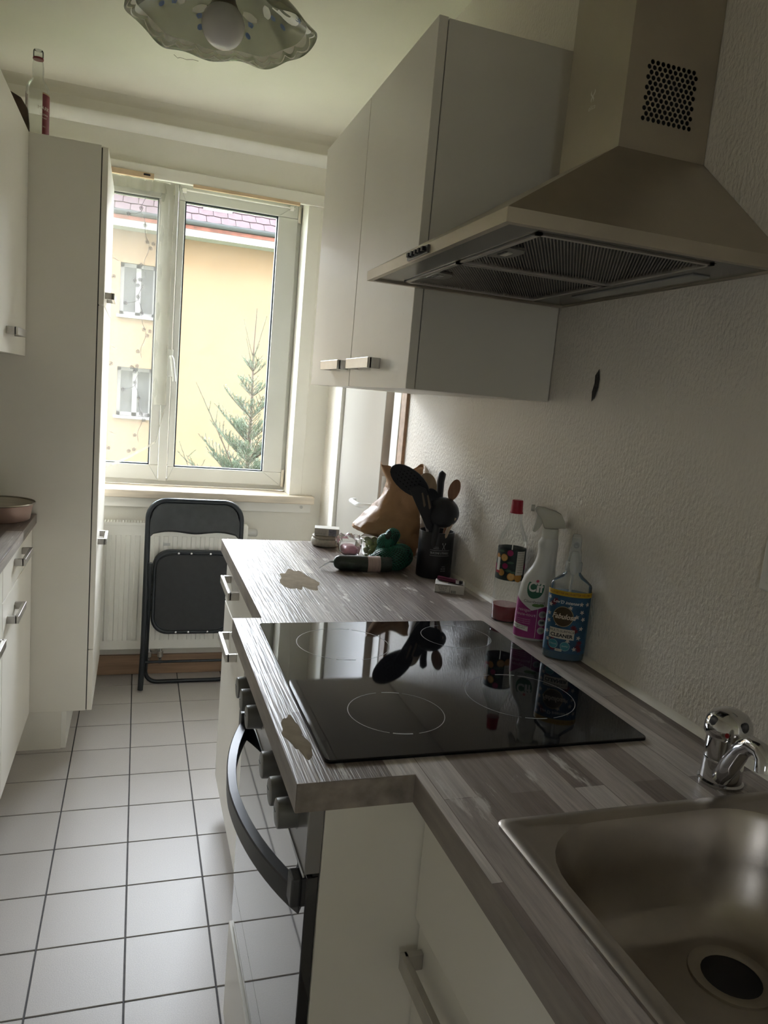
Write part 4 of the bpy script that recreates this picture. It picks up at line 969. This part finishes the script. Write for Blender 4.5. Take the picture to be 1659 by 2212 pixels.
MB().loft([[(x, -.022-d+(.222-z)*.25*-1, z) for x, z in ((-.006, .222), (.006, .222), (.0085, .205), (.0085, .190), (.005, .178), (-.005, .178), (-.0085, .190), (-.0085, .205))] for d in (0, .005)]).build('sprayer_lever', SPR, fb, local=True, bevel=.0012, smooth=50)
M = Matrix.Translation((0, -.0185, .2335)) @ Matrix.Rotation(PI/2, 4, 'X')
nz_ = MB().lathe((0, 0, 0), [(.006, -.001), (.006, .003), (.0042, .004), (.0022, .0035), (.001, .002)], 18).build('nozzle', mat('nozzle_grey', (.32, .34, .35), .35), fb, local=True, smooth=40); nz_.matrix_local = M
MB().tube([(0, 0, .18), (-.002, .002, .10), (-.004, .003, .01)], .0028, 8).build('dip_tube', mat_thin('tube_clear', (.75, .76, .74), .5, .2, .6), fb, local=True, smooth=60)

# --- utensil holder and its utensils
HXc, HYc = .806, 1.893
uh = thing('utensil_holder', 'tall black cylindrical utensil holder with white print', 'holder', (HXc, HYc, HC))
BLK = mat('holder_black', (.014, .0145, .016), .33, var=.15, vscale=12)
MB().lathe((HXc, HYc, HC), [(.0485, 0), (.0495, .002), (.0495, .128), (.0490, .1295), (.0465, .1295), (.0460, .126), (.0460, .004), (.001, .003)], 40, cap0=True, cap1=True).build('canister', BLK, uh, smooth=40)
w = Wrap(.0495, .0495); a0 = math.radians(-12)
def hp(V): return [(HXc+x*math.cos(a0)-y*math.sin(a0), HYc+x*math.sin(a0)+y*math.cos(a0), HC+z) for x, y, z in V]
mb = MB(); w.text('SILICONE UTENSILS', .0085, .004, .074, .0004, mb, sx=.72); w.rect(-.024, .034, .0815, .0822, .0004, 20, 1, mb); w.rect(-.024, .034, .0665, .0672, .0004, 20, 1, mb)
w.rect(-.015, .001, .0865, .0872, .0004, 8, 1, mb); w.text('L U X', .0042, -.006, .0905, .0004, mb)
for sg in (1, -1):
    V = [w.p(.014+sg*.004*t, .0925+.008*t, .0005) for t in (-1, 1)]; w2 = .0005
    mb.add([(V[0][0]-w2, V[0][1], V[0][2]), (V[0][0]+w2, V[0][1], V[0][2]), (V[1][0]+w2, V[1][1], V[1][2]), (V[1][0]-w2, V[1][1], V[1][2])], [(0, 1, 2, 3)]); w.disc(.014+sg*.004, .101, .0012, .0022, .0005, 10, mb)
for k, t_ in enumerate(('12 PCS', 'BPA FREE', 'KITCHEN')): w.text(t_, .0038, .018, .036-k*.006, .0004, mb, sx=.9)
q = MB(); q.v = hp(mb.v); q.f = mb.f; q.build('print', mat('print_silver', (.45, .45, .46), .45), uh, kind='stuff')
BLS = mat('silicone_black', (.020, .022, .025), .45, var=.2, vscale=15)
def paddle(c, long, nrm, L, Wd, th, holes=None, cup=0.0, n=24):
    """oval head: c centre, long axis, facing normal"""
    c, l, nn = Vector(c), Vector(long).normalized(), Vector(nrm).normalized(); s = l.cross(nn).normalized(); nn = s.cross(l)
    rings = []
    for (k, d) in ((1.0, 0), (1.0, th), (.85, th), (.5, th), (.06, th)):
        rings.append([c+l*L*k*math.cos(2*PI*i/n)+s*Wd*k*math.sin(2*PI*i/n)+nn*(d-cup*(1-k*k)) for i in range(n)])
    back = [[c+l*L*k*math.cos(2*PI*i/n)+s*Wd*k*math.sin(2*PI*i/n)+nn*(0-cup*(1-k*k)) for i in range(n)] for k in (.06, .5, .85)]
    return MB().loft(back+rings), (c, l, s, nn)
cam_dir = Vector((-.40, -.90, .0))
# skimmer
t = thing('skimmer', 'black perforated skimmer with big oval head leaning left out of the holder', 'kitchen utensil', (.790, HYc, HC+.02), 'utensils in the black holder')
mb, (c, l, s, nn) = paddle((.700, 1.865, 1.168), (-.66, -.02, .48), (-.45, -.80, -.40), .066, .036, .003, cup=.006)
hd = mb.build('head', BLS, t, smooth=50)
hm = MB()
for i in range(-3, 4):
    for j in range(-2, 3):
        u, v = i*.0115+(.0058 if j % 2 else 0), j*.0105
        if (u/.045)**2+(v/.026)**2 < 1:
            k2 = (u/.066)**2+(v/.036)**2
            q = c+l*(u+.004)+s*v+nn*(.0036-.006*(1-k2)); hm.add([q+l*.0030*math.cos(2*PI*a/8)+s*.0018*math.sin(2*PI*a/8) for a in range(8)], [tuple(range(8))])
hm.build('holes', mat('hole_black', (.004, .004, .004), .9), hd, kind='stuff')
MB().tube([(.742, 1.870, 1.135), (.765, 1.88, 1.085), (.790, 1.893, .99), (.796, 1.893, .93)], [.012, .009, .007, .006], 10).build('shaft', BLS, t, smooth=60)
# slotted turner
t = thing('slotted_turner', 'black slotted turner just below the skimmer head', 'kitchen utensil', (.795, HYc-.01, HC+.02), 'utensils in the black holder')
P = [(.694, 1.148), (.722, 1.158), (.744, 1.150), (.770, 1.100), (.785, 1.050), (.780, 1.036), (.768, 1.034), (.757, 1.042)]
mb = MB().loft([[(x, 1.845+d+(x-.69)*.12, z) for x, z in P] for d in (0, .003)]); bl = mb.build('blade', BLS, t, bevel=.001)
for (x, z) in ((.735, 1.118), (.752, 1.112)):
    MB().loft([[(x+a, 1.8435+(x+a-.69)*.12, z+b) for a, b in ((-.004, .020), (0, .022), (.012, -.012), (.009, -.018), (.006, -.016))], [(x+a, 1.8445+(x+a-.69)*.12, z+b) for a, b in ((-.004, .020), (0, .022), (.012, -.012), (.009, -.018), (.006, -.016))]]).build('slot', mat('slot_tan', (.17, .13, .09), .7), bl)
MB().tube([(.770, 1.857, 1.055), (.782, 1.875, 1.0), (.790, 1.885, .93)], .0055, 8).build('shaft', BLS, t, smooth=60)
def spoon(name, label, c, l, nr, L, Wd, m, foot, cup=.004):
    t = thing(name, label, 'kitchen utensil', (foot[0], foot[1], HC+.02), 'utensils in the black holder')
    mb, (cc, ll, ss, nn) = paddle(c, l, nr, L, Wd, .005, cup=cup); mb.build('head', m, t, smooth=50)
    a = cc-ll*L*.85*(1 if ll.z > 0 else -1)
    MB().tube([a, a.lerp(Vector(foot), .4), foot], [.0065, .0055, .0055], 8).build('shaft', m, t, smooth=60)
spoon('wooden_spoon', 'pale wooden spoon with broad round head behind the black skimmer', (.772, 1.915, 1.150), (-.18, .05, .95), (-.35, -.9, .1), .038, .027, SPOON1, (.797, 1.91, .94))
spoon('wooden_spoon', 'reddish wooden spoon at the right, closest to the wall', (.832, 1.862, 1.150), (.22, -.10, .96), (-.55, -.8, .1), .030, .0155, SPOON2, (.818, 1.885, .94))
spoon('serving_spoon', 'black serving spoon head between the skimmer and the ladle', (.775, 1.888, 1.118), (-.10, 0, .98), (-.3, -.95, .05), .030, .024, BLS, (.798, 1.90, .94))
t = thing('knife_handle', 'black ribbed knife handle standing upright at the back of the holder', 'kitchen utensil', (.815, 1.92, HC+.02), 'utensils in the black holder')
MB().tube([(.812, 1.915, 1.04), (.812, 1.915, 1.120), (.811, 1.915, 1.165), (.814, 1.915, 1.186), (.818, 1.913, 1.192)], [.0095, .0100, .0108, .0115, .008], 12).build('grip', BLACKP, t, smooth=60)
MB().box(.806, .818, 1.9145, 1.9158, .925, 1.045).build('blade', STEELD, t)
t = thing('soup_ladle', 'black soup ladle hung bowl-outward at the front of the holder', 'kitchen utensil', (.805, 1.87, HC+.02), 'utensils in the black holder')
rings = []
for k in range(9):
    a = PI/2*k/8; rr = .0445*math.cos(a)+.0005; d = .038*math.sin(a)
    ax = Vector((-.35, -.72, .60)).normalized(); e1 = ax.orthogonal().normalized(); e2 = ax.cross(e1)
    rings.append([Vector((.806, 1.868, 1.083))+e1*rr*math.cos(2*PI*i/28)+e2*rr*math.sin(2*PI*i/28)-ax*(-d)*-1 for i in range(28)])
rings = [[Vector((.806, 1.868, 1.083))*2-p for p in r] for r in rings]
MB().loft(rings, False, True).build('bowl', BLS, t, smooth=60, solid=.003)
MB().tube([(.785, 1.852, 1.065), (.784, 1.855, 1.0), (.788, 1.875, .93)], [.011, .009, .007], 10).build('shaft', BLS, t, smooth=60)
pl = recenter(MB().tube([(.828, 1.833, 1.078), (.818, 1.842, 1.045), (.806, 1.856, .99), (.803, 1.87, .94)], [.0055, .0055, .005, .005], 8).build('wooden_stick', PALEW, smooth=60), (.803, 1.87, .94))
tag(pl, 'thin pale wooden stick in front of the ladle', 'kitchen utensil', 'utensils in the black holder')
pp = recenter(MB().loft([[(x, 1.868+d, z) for x, z in ((.752, 1.058), (.768, 1.072), (.786, 1.078), (.790, 1.03), (.780, .99), (.768, 1.02))] for d in (0, .0008)]).build('paper_slip', mat('paper_grey', (.42, .40, .40), .7, var=.05)), (.78, 1.868, .99))
tag(pp, 'small grey-white paper slip stuck in the holder below the turner', 'paper', 'utensils in the black holder')

# --- cigarette pack with lighter
pk = thing('cigarette_pack', 'white cigarette pack with printed warning lying by the utensil holder', 'pack', (.787, 1.728, HC), rz=math.radians(-24))
box_ = MB().box(-.038, .038, -.030, .030, 0, .0225).build('carton', mat('carton_white', (.60, .57, .52), .5, var=.04), pk, local=True, bevel=.001)
MB().box(-.0375, .001, -.0306, -.0300, .002, .0205).build('warning_box', mat('carton_warn', (.63, .60, .55), .6), box_, local=True)
mb = MB()
for x0, x1, z0, z1 in ((-.0375, .001, .0200, .0207), (-.0375, .001, .0018, .0025), (-.0375, -.0368, .0018, .0207), (.0004, .0012, .0018, .0207)): mb.box(x0, x1, -.0309, -.0305, z0, z1)
for k, s in enumerate(('Rauchen erhöht', 'das Risiko, die', 'Sehkraft zu', 'verlieren.')):
    V2, F = text2d(s, .0048, sx=.8); mb.add(*flat(V2, F, (-.018, -.0308, .0175-k*.0043), (1, 0, 0), (0, 0, 1)))
xx = .004
while xx < .016: ww = random.choice((.0004, .0008)); mb.box(xx, xx+ww, -.0306, -.0302, .002, .009); xx += ww+.0006
mb.build('print', PBLACK, box_, local=True, kind='stuff')
MB().box(-.005, .034, -.020, .018, .0225, .0229).build('top_print', mat('carton_top', (.34, .32, .31), .6, var=.4, vscale=120), box_, local=True)
lt = thing('lighter', 'burgundy disposable lighter lying on the cigarette pack', 'lighter', (.785, 1.728, HC+.023), rz=math.radians(-50))
MB().loft([[(x, y*.0062, .0060+z*.0058) for y, z in ((math.cos(2*PI*i/16), math.sin(2*PI*i/16)) for i in range(16))] for x in (-.034, -.032, .018, .020)]).build('tank', mat('lighter_burgundy', (.10, .012, .035), .25), lt, local=True, smooth=50)
MB().box(.020, .030, -.006, .006, .0015, .0112).build('metal_hood', CHROME, lt, local=True, bevel=.001)
MB().box(.030, .036, -.0045, .0045, .002, .010).build('thumb_wheel', BLACKP, lt, local=True, bevel=.001)

# --- net bag
nb_ = thing('net_bag', 'dark green net bag of dark vegetables beside the utensil holder', 'net bag', (.69, 1.965, HC))
SPH = [((.650, 1.960, .922), .022), ((.675, 1.955, .930), .030), ((.712, 1.955, .934), .034), ((.735, 1.975, .936), .034), ((.700, 1.995, .940), .034), ((.690, 1.985, .972), .025), ((.708, 1.985, .992), .021)]
cc = Vector((.688, 1.970, .940))
def blob(th, ph, off=0):
    d = Vector((math.sin(ph)*math.cos(th), math.sin(ph)*math.sin(th), math.cos(ph))); best = .02
    for p, r_ in SPH:
        oc = cc-Vector(p); b_ = d.dot(oc); disc = b_*b_-(oc.dot(oc)-r_*r_)
        if disc > 0: best = max(best, -b_+math.sqrt(disc))
    q = cc+d*(best+off); q.z = max(q.z, HC+.0008+off*.3); return q
nA, nB = 48, 28
V = [blob(2*PI*i/nA, PI*(j+.5)/nB) for j in range(nB) for i in range(nA)]
MB().loft([V[j*nA:(j+1)*nA] for j in range(nB)]).build('contents', mat('avocado_dark', (.018, .030, .022), .45, var=.4, vscale=60), nb_, smooth=60)
mb = MB()
for k in range(30):
    for sg in (1, -1):
        mb.tube([blob(2*PI*k/30+sg*j*.12, PI*(.05+.9*j/30), .0018) for j in range(31)], .0010, 4, cap=False)
mb.build('net', mat('net_green', (.018, .145, .090), .4, var=.2, vscale=30), nb_, kind='stuff')

# --- cucumber in film
cu = thing('cucumber', 'dark green cucumber shrink-wrapped in film with a striped label', 'cucumber', (.60, 1.955, HC))
a, b = Vector((.528, 1.948, .9225)), Vector((.690, 1.925, .9225))
L = [0, .02, .06, .12, .3, .6, .9, 1]; R = [.006, .0125, .0175, .0205, .0215, .0220, .0215, .019]
MB().tube([a.lerp(b, t)+Vector((0, 0, -.003*math.sin(t*PI))) for t in L], R, 20).build('fruit', mat('cucumber_green', (.020, .048, .026), .38, var=.35, vscale=50, bump=.3, bscale=120), cu, smooth=60)
MB().tube([a.lerp(b, t)+Vector((0, 0, -.003*math.sin(t*PI))) for t in L[1:]], [r_+.0007 for r_ in R[1:]], 20, cap=False).build('film', FILM, cu, smooth=60)
ln = [a.lerp(b, t)+Vector((0, 0, -.003*math.sin(t*PI))) for t in (.58, .68, .80)]
MB().tube(ln, .0231, 20, cap=False).build('label_band', mat('label_pale', (.50, .38, .34), .5, var=.3, vscale=160, stretch=(4, .2, .2)), cu, smooth=60)
mb = MB()
for k in range(4):
    rr = random.Random(k); mb.tube([a+Vector((.004, 0, 0)), a+Vector((-.010, -.002*k+.003, -.004+.002*k)), a+Vector((-.022, -.006*k+.008, -.012+.003*k)), a+Vector((-.034-.003*k, -.008*k+.010, -.0195+.001*k))], [.004, .0012, .0022, .0006], 5)
mb.build('film_tail', mat_thin('film_white', (.9, .9, .9), .5, .2, 1.2), cu, kind='stuff')

# --- grape punnet
gp = thing('grape_punnet', 'clear plastic punnet of green grapes under the paper bag', 'punnet', (.728, 2.135, HC))
X0, X1, Y0, Y1, Z0, Z1 = .668, .788, 2.095, 2.175, HC, HC+.056
rings = [brect(X0+.006, X1-.006, Y0+.006, Y1-.006, .010, Z0+.001, 4), brect(X0+.003, X1-.003, Y0+.003, Y1-.003, .012, Z0+.02, 4), brect(X0, X1, Y0, Y1, .014, Z0+.046, 4), brect(X0-.006, X1+.006, Y0-.006, Y1+.006, .016, Z0+.047, 4), brect(X0-.006, X1+.006, Y0-.006, Y1+.006, .016, Z0+.050, 4)]
MB().loft(rings, True, False).build('tray', CLEARP, gp, smooth=30)
rings = [brect(X0-.005, X1+.005, Y0-.005, Y1+.005, .016, Z0+.051, 4), brect(X0+.004, X1-.004, Y0+.004, Y1-.004, .014, Z0+.060, 4), brect(X0+.012, X1-.012, Y0+.012, Y1-.012, .010, Z0+.066, 4)]
MB().loft(rings, False, True).build('lid', CLEARP, gp, smooth=30)
GRP = mat('grape_green', (.30, .36, .085), .25, var=.2, vscale=60)
gm = None; rnd = random.Random(2)
for lay, z in enumerate((.0125, .030, .047)):
    for i in range(5 if lay != 1 else 5):
        for j in range(3 if lay < 2 else 2):
            if lay == 0 and j == 1: continue
            x = X0+.017+i*.0212+(.008 if lay == 1 else 0)+rnd.uniform(-.002, .002); y = Y0+.014+j*.0235+(.006 if lay == 2 else 0)+rnd.uniform(-.002, .002)
            if x > X1-.013: x = X1-.013
            if gm is None:
                o = MB().ellipsoid((0, 0, 0), .0105, .0105, .0118, 14, 9).build('grape', GRP, smooth=180); gm = o.data
            else: o = bpy.data.objects.new('grape', gm); COL.objects.link(o)
            o.location = (x, y, Z0+z); o.rotation_euler = (rnd.uniform(0, 3), rnd.uniform(0, 3), 0)
            tag(o, 'green grape inside the clear plastic punnet', 'grape', 'grapes in the punnet')

# --- film-wrapped tray with pink meat
tr = thing('film_wrapped_tray', 'small film-wrapped tray with pink slices left of the grapes', 'tray', (.635, 2.165, HC))
rings = [brect(.608, .658, 2.13, 2.20, .010, HC+.001, 4), brect(.602, .664, 2.124, 2.206, .012, HC+.030, 4)]
MB().loft(rings, True, False).build('tray', CLEARP, tr, smooth=30)
MB().loft([brect(.612, .655, 2.134, 2.197, .012, HC+.003, 4), brect(.611, .656, 2.133, 2.198, .012, HC+.018, 4), brect(.617, .650, 2.139, 2.192, .012, HC+.024, 4)]).build('pink_slices', mat('meat_pink', (.50, .22, .25), .4, var=.2, vscale=50), tr, smooth=50)
rnd = random.Random(12); n = 22; rings = []
for (s, z) in ((1.04, .028), (1.10, .040), (.85, .052), (.45, .050), (.08, .056)):
    rings.append([(.633+.036*s*math.cos(2*PI*i/n)+rnd.uniform(-.005, .005), 2.165+.045*s*math.sin(2*PI*i/n)+rnd.uniform(-.005, .005), HC+z+rnd.uniform(-.007, .007)) for i in range(n)])
MB().loft(rings, False, True).build('crumpled_film', FILM, tr)

# --- paper bag
bg_ = thing('paper_bag', 'crumpled brown kraft paper bag behind the grapes and the holder', 'bag', (.80, 2.17, HC))
def nz3(x, y, z): return math.sin(x*61+z*23)*math.cos(y*47-z*39)+.6*math.sin(x*117-y*91+z*73)+.5*math.cos(z*131+x*37)
rows = [(.0, .790, .850, .045), (.035, .778, .852, .055), (.062, .700, .853, .062), (.072, .655, .853, .066), (.085, .650, .852, .068), (.105, .668, .852, .066), (.130, .692, .850, .060), (.155, .715, .848, .052), (.180, .733, .846, .044), (.205, .745, .845, .036), (.230, .742, .846, .030), (.255, .730, .848, .026), (.276, .722, .850, .022)]
def rowat(z):
    for p, q in zip(rows, rows[1:]):
        if p[0] <= z <= q[0]: t = (z-p[0])/(q[0]-p[0]); return [p[i]+(q[i]-p[i])*t for i in range(1, 4)]
    return rows[-1][1:]
from mathutils import noise as mnoise
def ridge(p): return sum((1-2*abs(mnoise.noise(Vector(p)*f)))*a_ for f, a_ in ((17, 1.0), (34, .55), (70, .25)))
rings = []; n = 84; NR = 44
for k in range(NR+1):
    z = rows[-1][0]*k/NR; x0, x1, hy_ = rowat(z); ring = []
    for i in range(n):
        t = 2*PI*i/n; cx, cy = math.cos(t), math.sin(t)
        ex = math.copysign(abs(cx)**.8, cx); ey = math.copysign(abs(cy)**.8, cy)
        x = (x0+x1)/2+(x1-x0)/2*ex; y = 2.172+hy_*ey
        nn = ridge((x, y, z))*(.0055 if z > .03 else .001)
        zz = z+(.010*abs(cx)**2-.014*(1-abs(cx))+.004*math.sin(5*t))*(k/NR)**6
        ring.append((min(x+ex*nn, XR-.004), y+ey*nn, HC+max(zz, .001)))
    rings.append(ring)
MB().loft(rings, True, False).build('paper', PAPER, bg_, smooth=22, solid=.0008)

# --- ceramic dish with small box on it
ds = thing('lidded_dish', 'small round cream stoneware dish at the far end of the worktop', 'dish', (.585, 2.270, HC))
MB().lathe((.585, 2.270, HC), [(.036, 0), (.045, .004), (.0485, .013), (.047, .023), (.043, .027)], 36, cap1=True).build('bowl', mat('stoneware', (.50, .47, .41), .5, var=.15, vscale=120), ds, smooth=50)
MB().lathe((.585, 2.270, HC), [(.0435, .0272), (.0455, .029), (.045, .033), (.030, .0345), (.001, .035)], 36).build('lid', mat('stoneware_lid', (.40, .36, .30), .45, var=.15, vscale=60), ds, smooth=50)
sbx = thing('small_carton', 'small white carton lying on the stoneware dish', 'box', (.585, 2.268, HC+.0352), rz=math.radians(-14))
cb = MB().box(-.039, .039, -.026, .026, 0, .024).build('carton', mat('carton_pale', (.62, .60, .54), .5, var=.06, vscale=30), sbx, local=True, bevel=.001)
MB().box(.006, .030, -.0264, -.0258, .002, .022).build('printed_patch', mat('carton_patch', (.26, .27, .31), .5, var=.4, vscale=90), cb, local=True)
MB().box(-.037, .002, -.0264, -.0258, .004, .018).build('faded_print', mat('carton_faded', (.50, .48, .43), .5, var=.3, vscale=90), cb, local=True)

# ------------------------------------------------------------------ outside: neighbouring house, spruce, ground
GZ = -6.0
struct(box('ground', mat('lawn', (.12, .15, .06), .9, var=.4, vscale=1.5), (-60, 60, -50, 60, GZ-.2, GZ)))
BY = 17.0
OWN = mat('own_house_render', (.34, .31, .26), .85, var=.05, vscale=1)
mb = MB().box(-20, -.82, 3.60, 3.82, GZ, 18).box(1.002, 22, 3.60, 3.82, GZ, 18).box(-.82, 1.002, 3.60, 3.82, 2.63, 18).box(-.82, 1.002, 3.60, 3.82, GZ, -.07).box(-20, 22, 3.5, 4.5, 18, 18.2)  # own facade out of view, added this tall to shade the courtyard
struct(mb.build('courtyard_shade_wall', OWN))
bl = thing('apartment_building', 'pale yellow rendered house with tiled roof seen through the window', 'building', (1.0, BY, GZ))
YEL = mat('render_yellow', (.112, .075, .042), .85, var=.05, vscale=1.2, bump=.2, bscale=30)
WNX = (-.46, .27); WNZ = ((2.66, 3.72), (.55, 1.58), (-1.55, -.52))
def facade():
    mb = MB(); cols = []
    xs = sorted({-9.0, 11.0, *[v for k in (-1, 0) for v in (WNX[0]+k*2.4, WNX[1]+k*2.4)]})
    zs = sorted({GZ, 4.42, *[v for w_ in WNZ for v in w_]})
    for i in range(len(xs)-1):
        for j in range(len(zs)-1):
            xm, zm = (xs[i]+xs[i+1])/2, (zs[j]+zs[j+1])/2
            hole = any(WNX[0]+k*2.4 < xm < WNX[1]+k*2.4 for k in (-1, 0)) and any(a < zm < b for a, b in WNZ)
            if not hole: mb.box(xs[i], xs[i+1], BY, BY+.3, zs[j], zs[j+1])
    return mb
facade().build('wall', YEL, bl)
BW = mat('house_window_white', (.13, .13, .135), .6, spec=.1); BGl = mat('house_window_glass', (.05, .053, .056), .5, var=.3, vscale=2, spec=.05)
for k in (-1, 0):
    for (za, zb) in WNZ:
        a, b = WNX[0]+k*2.4, WNX[1]+k*2.4; y = BY+.12; e = .075; m_ = (a+b)/2
        wn = MB().box(a, b, y, y+.07, za, za+e).box(a, b, y, y+.07, zb-e, zb).box(a, a+e, y, y+.07, za, zb).box(b-e, b, y, y+.07, za, zb).box(m_-.05, m_+.05, y, y+.07, za, zb).build('window', BW, bl)
        box('pane', BGl, (a+e, m_-.05, y+.03, y+.04, za+e, zb-e), wn); box('pane', BGl, (m_+.05, b-e, y+.03, y+.04, za+e, zb-e), wn)
        box('ledge', BW, (a-.05, b+.05, BY-.06, BY+.1, za-.06, za), wn); box('room_dark', mat('house_room_dark', (.06, .06, .06), .9), (a, b, BY+.22, BY+.29, za, zb), wn)
box('eaves', mat('eaves_white', (.17, .17, .17), .6), (-9, 11, BY-.42, BY+.3, 4.36, 4.50), bl)
box('fascia_flashing', mat('flashing_red', (.12, .04, .03), .7, var=.5, vscale=6), (-9, 11, BY-.44, BY-.40, 4.50, 4.57), bl)
MB().loft([[(x, BY-.50+.075*math.cos(t), 4.66+.075*math.sin(t)) for t in [PI*k/8+PI for k in range(9)]] for x in (-9, 11)], False, False, closed=False).build('gutter', mat('gutter_zinc', (.05, .054, .06), .7, spec=.1), bl, solid=.01)
RF = mat('roof_tile_clay', (.036, .026, .028), .95, var=.3, vscale=3, spec=.05)
sl_ = .78
box('roof_deck', mat('roof_deck', (.10, .08, .08), .9), (0, 0.001, 0, .001, 0, .001), bl) if False else None
MB().add([(-9, BY-.45, 4.60), (11, BY-.45, 4.60), (11, BY+.95, 4.60+1.40*sl_), (-9, BY+.95, 4.60+1.40*sl_), (-9, BY+2.35, 4.6), (11, BY+2.35, 4.6)], [(0, 1, 2, 3), (3, 2, 5, 4)]).build('roof_deck', RF, bl, solid=.05)
nr = Vector((0, -sl_, 1)).normalized(); up = Vector((0, 1, sl_)).normalized()
tm = MB().add([(-.145, 0, 0), (.145, 0, 0), (.145, 0, .03), (-.145, 0, .03), (-.145, .36, 0), (.145, .36, 0), (.145, .36, .012), (-.145, .36, .012), (0, -.03, .0), (0, -.03, .034)],
              [(0, 8, 9, 3), (8, 1, 2, 9), (3, 9, 2, 6, 7), (1, 5, 6, 2), (4, 0, 3, 7), (5, 4, 7, 6), (0, 4, 5, 1, 8)])
M3 = Matrix(((1, 0, 0), (0, up.y, nr.y), (0, up.z, nr.z))).to_4x4(); td = None
for rI in range(5):
    for cI in range(16):
        p = Vector((-1.35+cI*.30+(.15 if rI % 2 else 0), BY-.47, 4.66))+up*(rI*.30)
        if td is None: o = tm.build('roof_tile', RF, bl, local=True); td = o.data
        else: o = bpy.data.objects.new('roof_tile', td); COL.objects.link(o); o.parent = bl
        o.matrix_local = Matrix.Translation(p-ORG[bl.name]) @ M3 @ Matrix.Rotation(random.uniform(-.01, .01), 4, 'Z')
box('roof_hatch', mat('hatch_pale', (.16, .17, .19), .4), (1.15, 1.75, BY-.06, BY+.02, 5.00, 5.08), bl)

spr = thing('spruce_tree', 'young green spruce top outside the right window pane', 'tree', (1.285, 9.0, GZ))
rnd = random.Random(21)
BARK = mat('spruce_bark', (.050, .036, .026), .9, var=.3, vscale=20); NEED = mat('spruce_needles', (.040, .070, .038), .6, var=.4, vscale=8)
wood = MB(); need = MB(); trunk = MB()
TT = 2.30
trunk.tube([(1.285, 9, GZ), (1.29, 9, -2), (1.275, 9, .2), (1.28, 9, 1.2), (1.262, 9, 1.75), (1.275, 9, TT)], [.12, .07, .028, .018, .010, .004], 8)
def twig(p, d, L, dens=1.0, droop=.0, r=.004):
    d = Vector(d).normalized(); P = []; n = 6
    for i in range(n+1):
        t = i/n; P.append(Vector(p)+d*L*t+Vector((0, 0, droop*L*t*t)))
    wood.tube(P, [r*(1-.6*i/n) for i in range(n+1)], 4)
    m_ = int(L*380*dens)
    for k in range(m_):
        t = k/max(1, m_); i = min(n-1, int(t*n)); q = P[i].lerp(P[i+1], t*n-i); a = rnd.uniform(0, 2*PI)
        ax = (P[i+1]-P[i]).normalized(); e1 = ax.orthogonal().normalized(); e2 = ax.cross(e1)
        dr = (ax*.75+(e1*math.cos(a)+e2*math.sin(a))*.8).normalized(); l = rnd.uniform(.018, .028)
        sd = dr.cross(Vector((.3, -1, .2))).normalized()*.0026
        need.add([q-sd, q+sd, q+dr*l], [(0, 1, 2)])
    return P
twig((1.262, 9, 1.75), (.02, 0, 1), .54, .5, r=.006)
for (dx, dz, L, z0) in ((-.35, 1, .40, 1.72), (-.32, 1, .34, 1.60), (.30, 1, .46, 1.72), (.45, 1, .15, 1.74), (.1, .4, .12, 1.70)):
    twig((1.265, 9, z0), (dx, rnd.uniform(-.2, .2), dz), L, .7, .15, .005)
z = 1.55
lev = 0
while z > -1.6:
    depth = TT-z; L = .16+.36*(depth-.7) if depth > .7 else .14
    L = min(L, 1.35)
    nbr = 6 if lev > 1 else 5
    for k in range(nbr):
        a = 2*PI*k/nbr+lev*.9+rnd.uniform(-.2, .2); ln = L*rnd.uniform(.75, 1.15)
        d = Vector((math.cos(a), math.sin(a), .75-.12*min(3, lev*.3)))
        P = twig((1.275, 9, z+rnd.uniform(-.03, .03)), d, ln, .8, .22, .008)
        ns = int(ln/.062)
        for j in range(1, ns+1):
            t = j/(ns+1); i = min(5, int(t*6)); q = P[i].lerp(P[i+1], t*6-i)
            for sg in (1, -1):
                ax = (P[-1]-P[0]).normalized(); sd = ax.cross(Vector((0, 0, 1))).normalized()*sg
                l2 = ln*.42*(1-t*.75)+.05
                Q = twig(q, ax*.8+sd*.8+Vector((0, 0, .28+rnd.uniform(-.1, .3))), l2, .85, .12, .004)
                if l2 > .22 and z < 1.2:
                    for tt in (.4, .7):
                        i2 = int(tt*6); s2 = (Q[-1]-Q[0]).normalized().cross(Vector((0, 0, 1)))
                        for g2 in (1, -1): twig(Q[i2], (Q[-1]-Q[0]).normalized()*.8+s2*g2*.8+Vector((0, 0, .25)), l2*.4, .8, .1, .003)
    for k in range(4):
        a = rnd.uniform(0, 2*PI); twig((1.275, 9, z-.12), (math.cos(a), math.sin(a), .35), min(.16+.05*lev, .4), .9, .1, .004)
    z -= .27; lev += 1
# the tall side leader on the left
P = twig((1.10, 8.95, .42), (-.50, -.05, 1), 1.08, .6, 0, .008)
for t in (.25, .4, .55, .7):
    i = int(t*6)
    for sg in (1, -1): twig(P[i], (-.25*sg-.15, .2, .8), .30*(1.1-t), .8, .1, .004)
for (x, z0, d, L) in ((.62, .30, (-.45, 0, 1), .40), (.66, .28, (.5, 0, 1), .22), (.58, .45, (-.6, 0, .5), .18), (.56, .52, (.7, 0, .6), .12)):
    twig((x, 8.9, z0), d, L, .8, .1, .004)
trunk.build('trunk', BARK, spr, smooth=60); wood.build('twigs', BARK, spr, kind='stuff'); need.build('needles', NEED, spr, kind='stuff', flip=False)
print('needle tris', len(need.f))
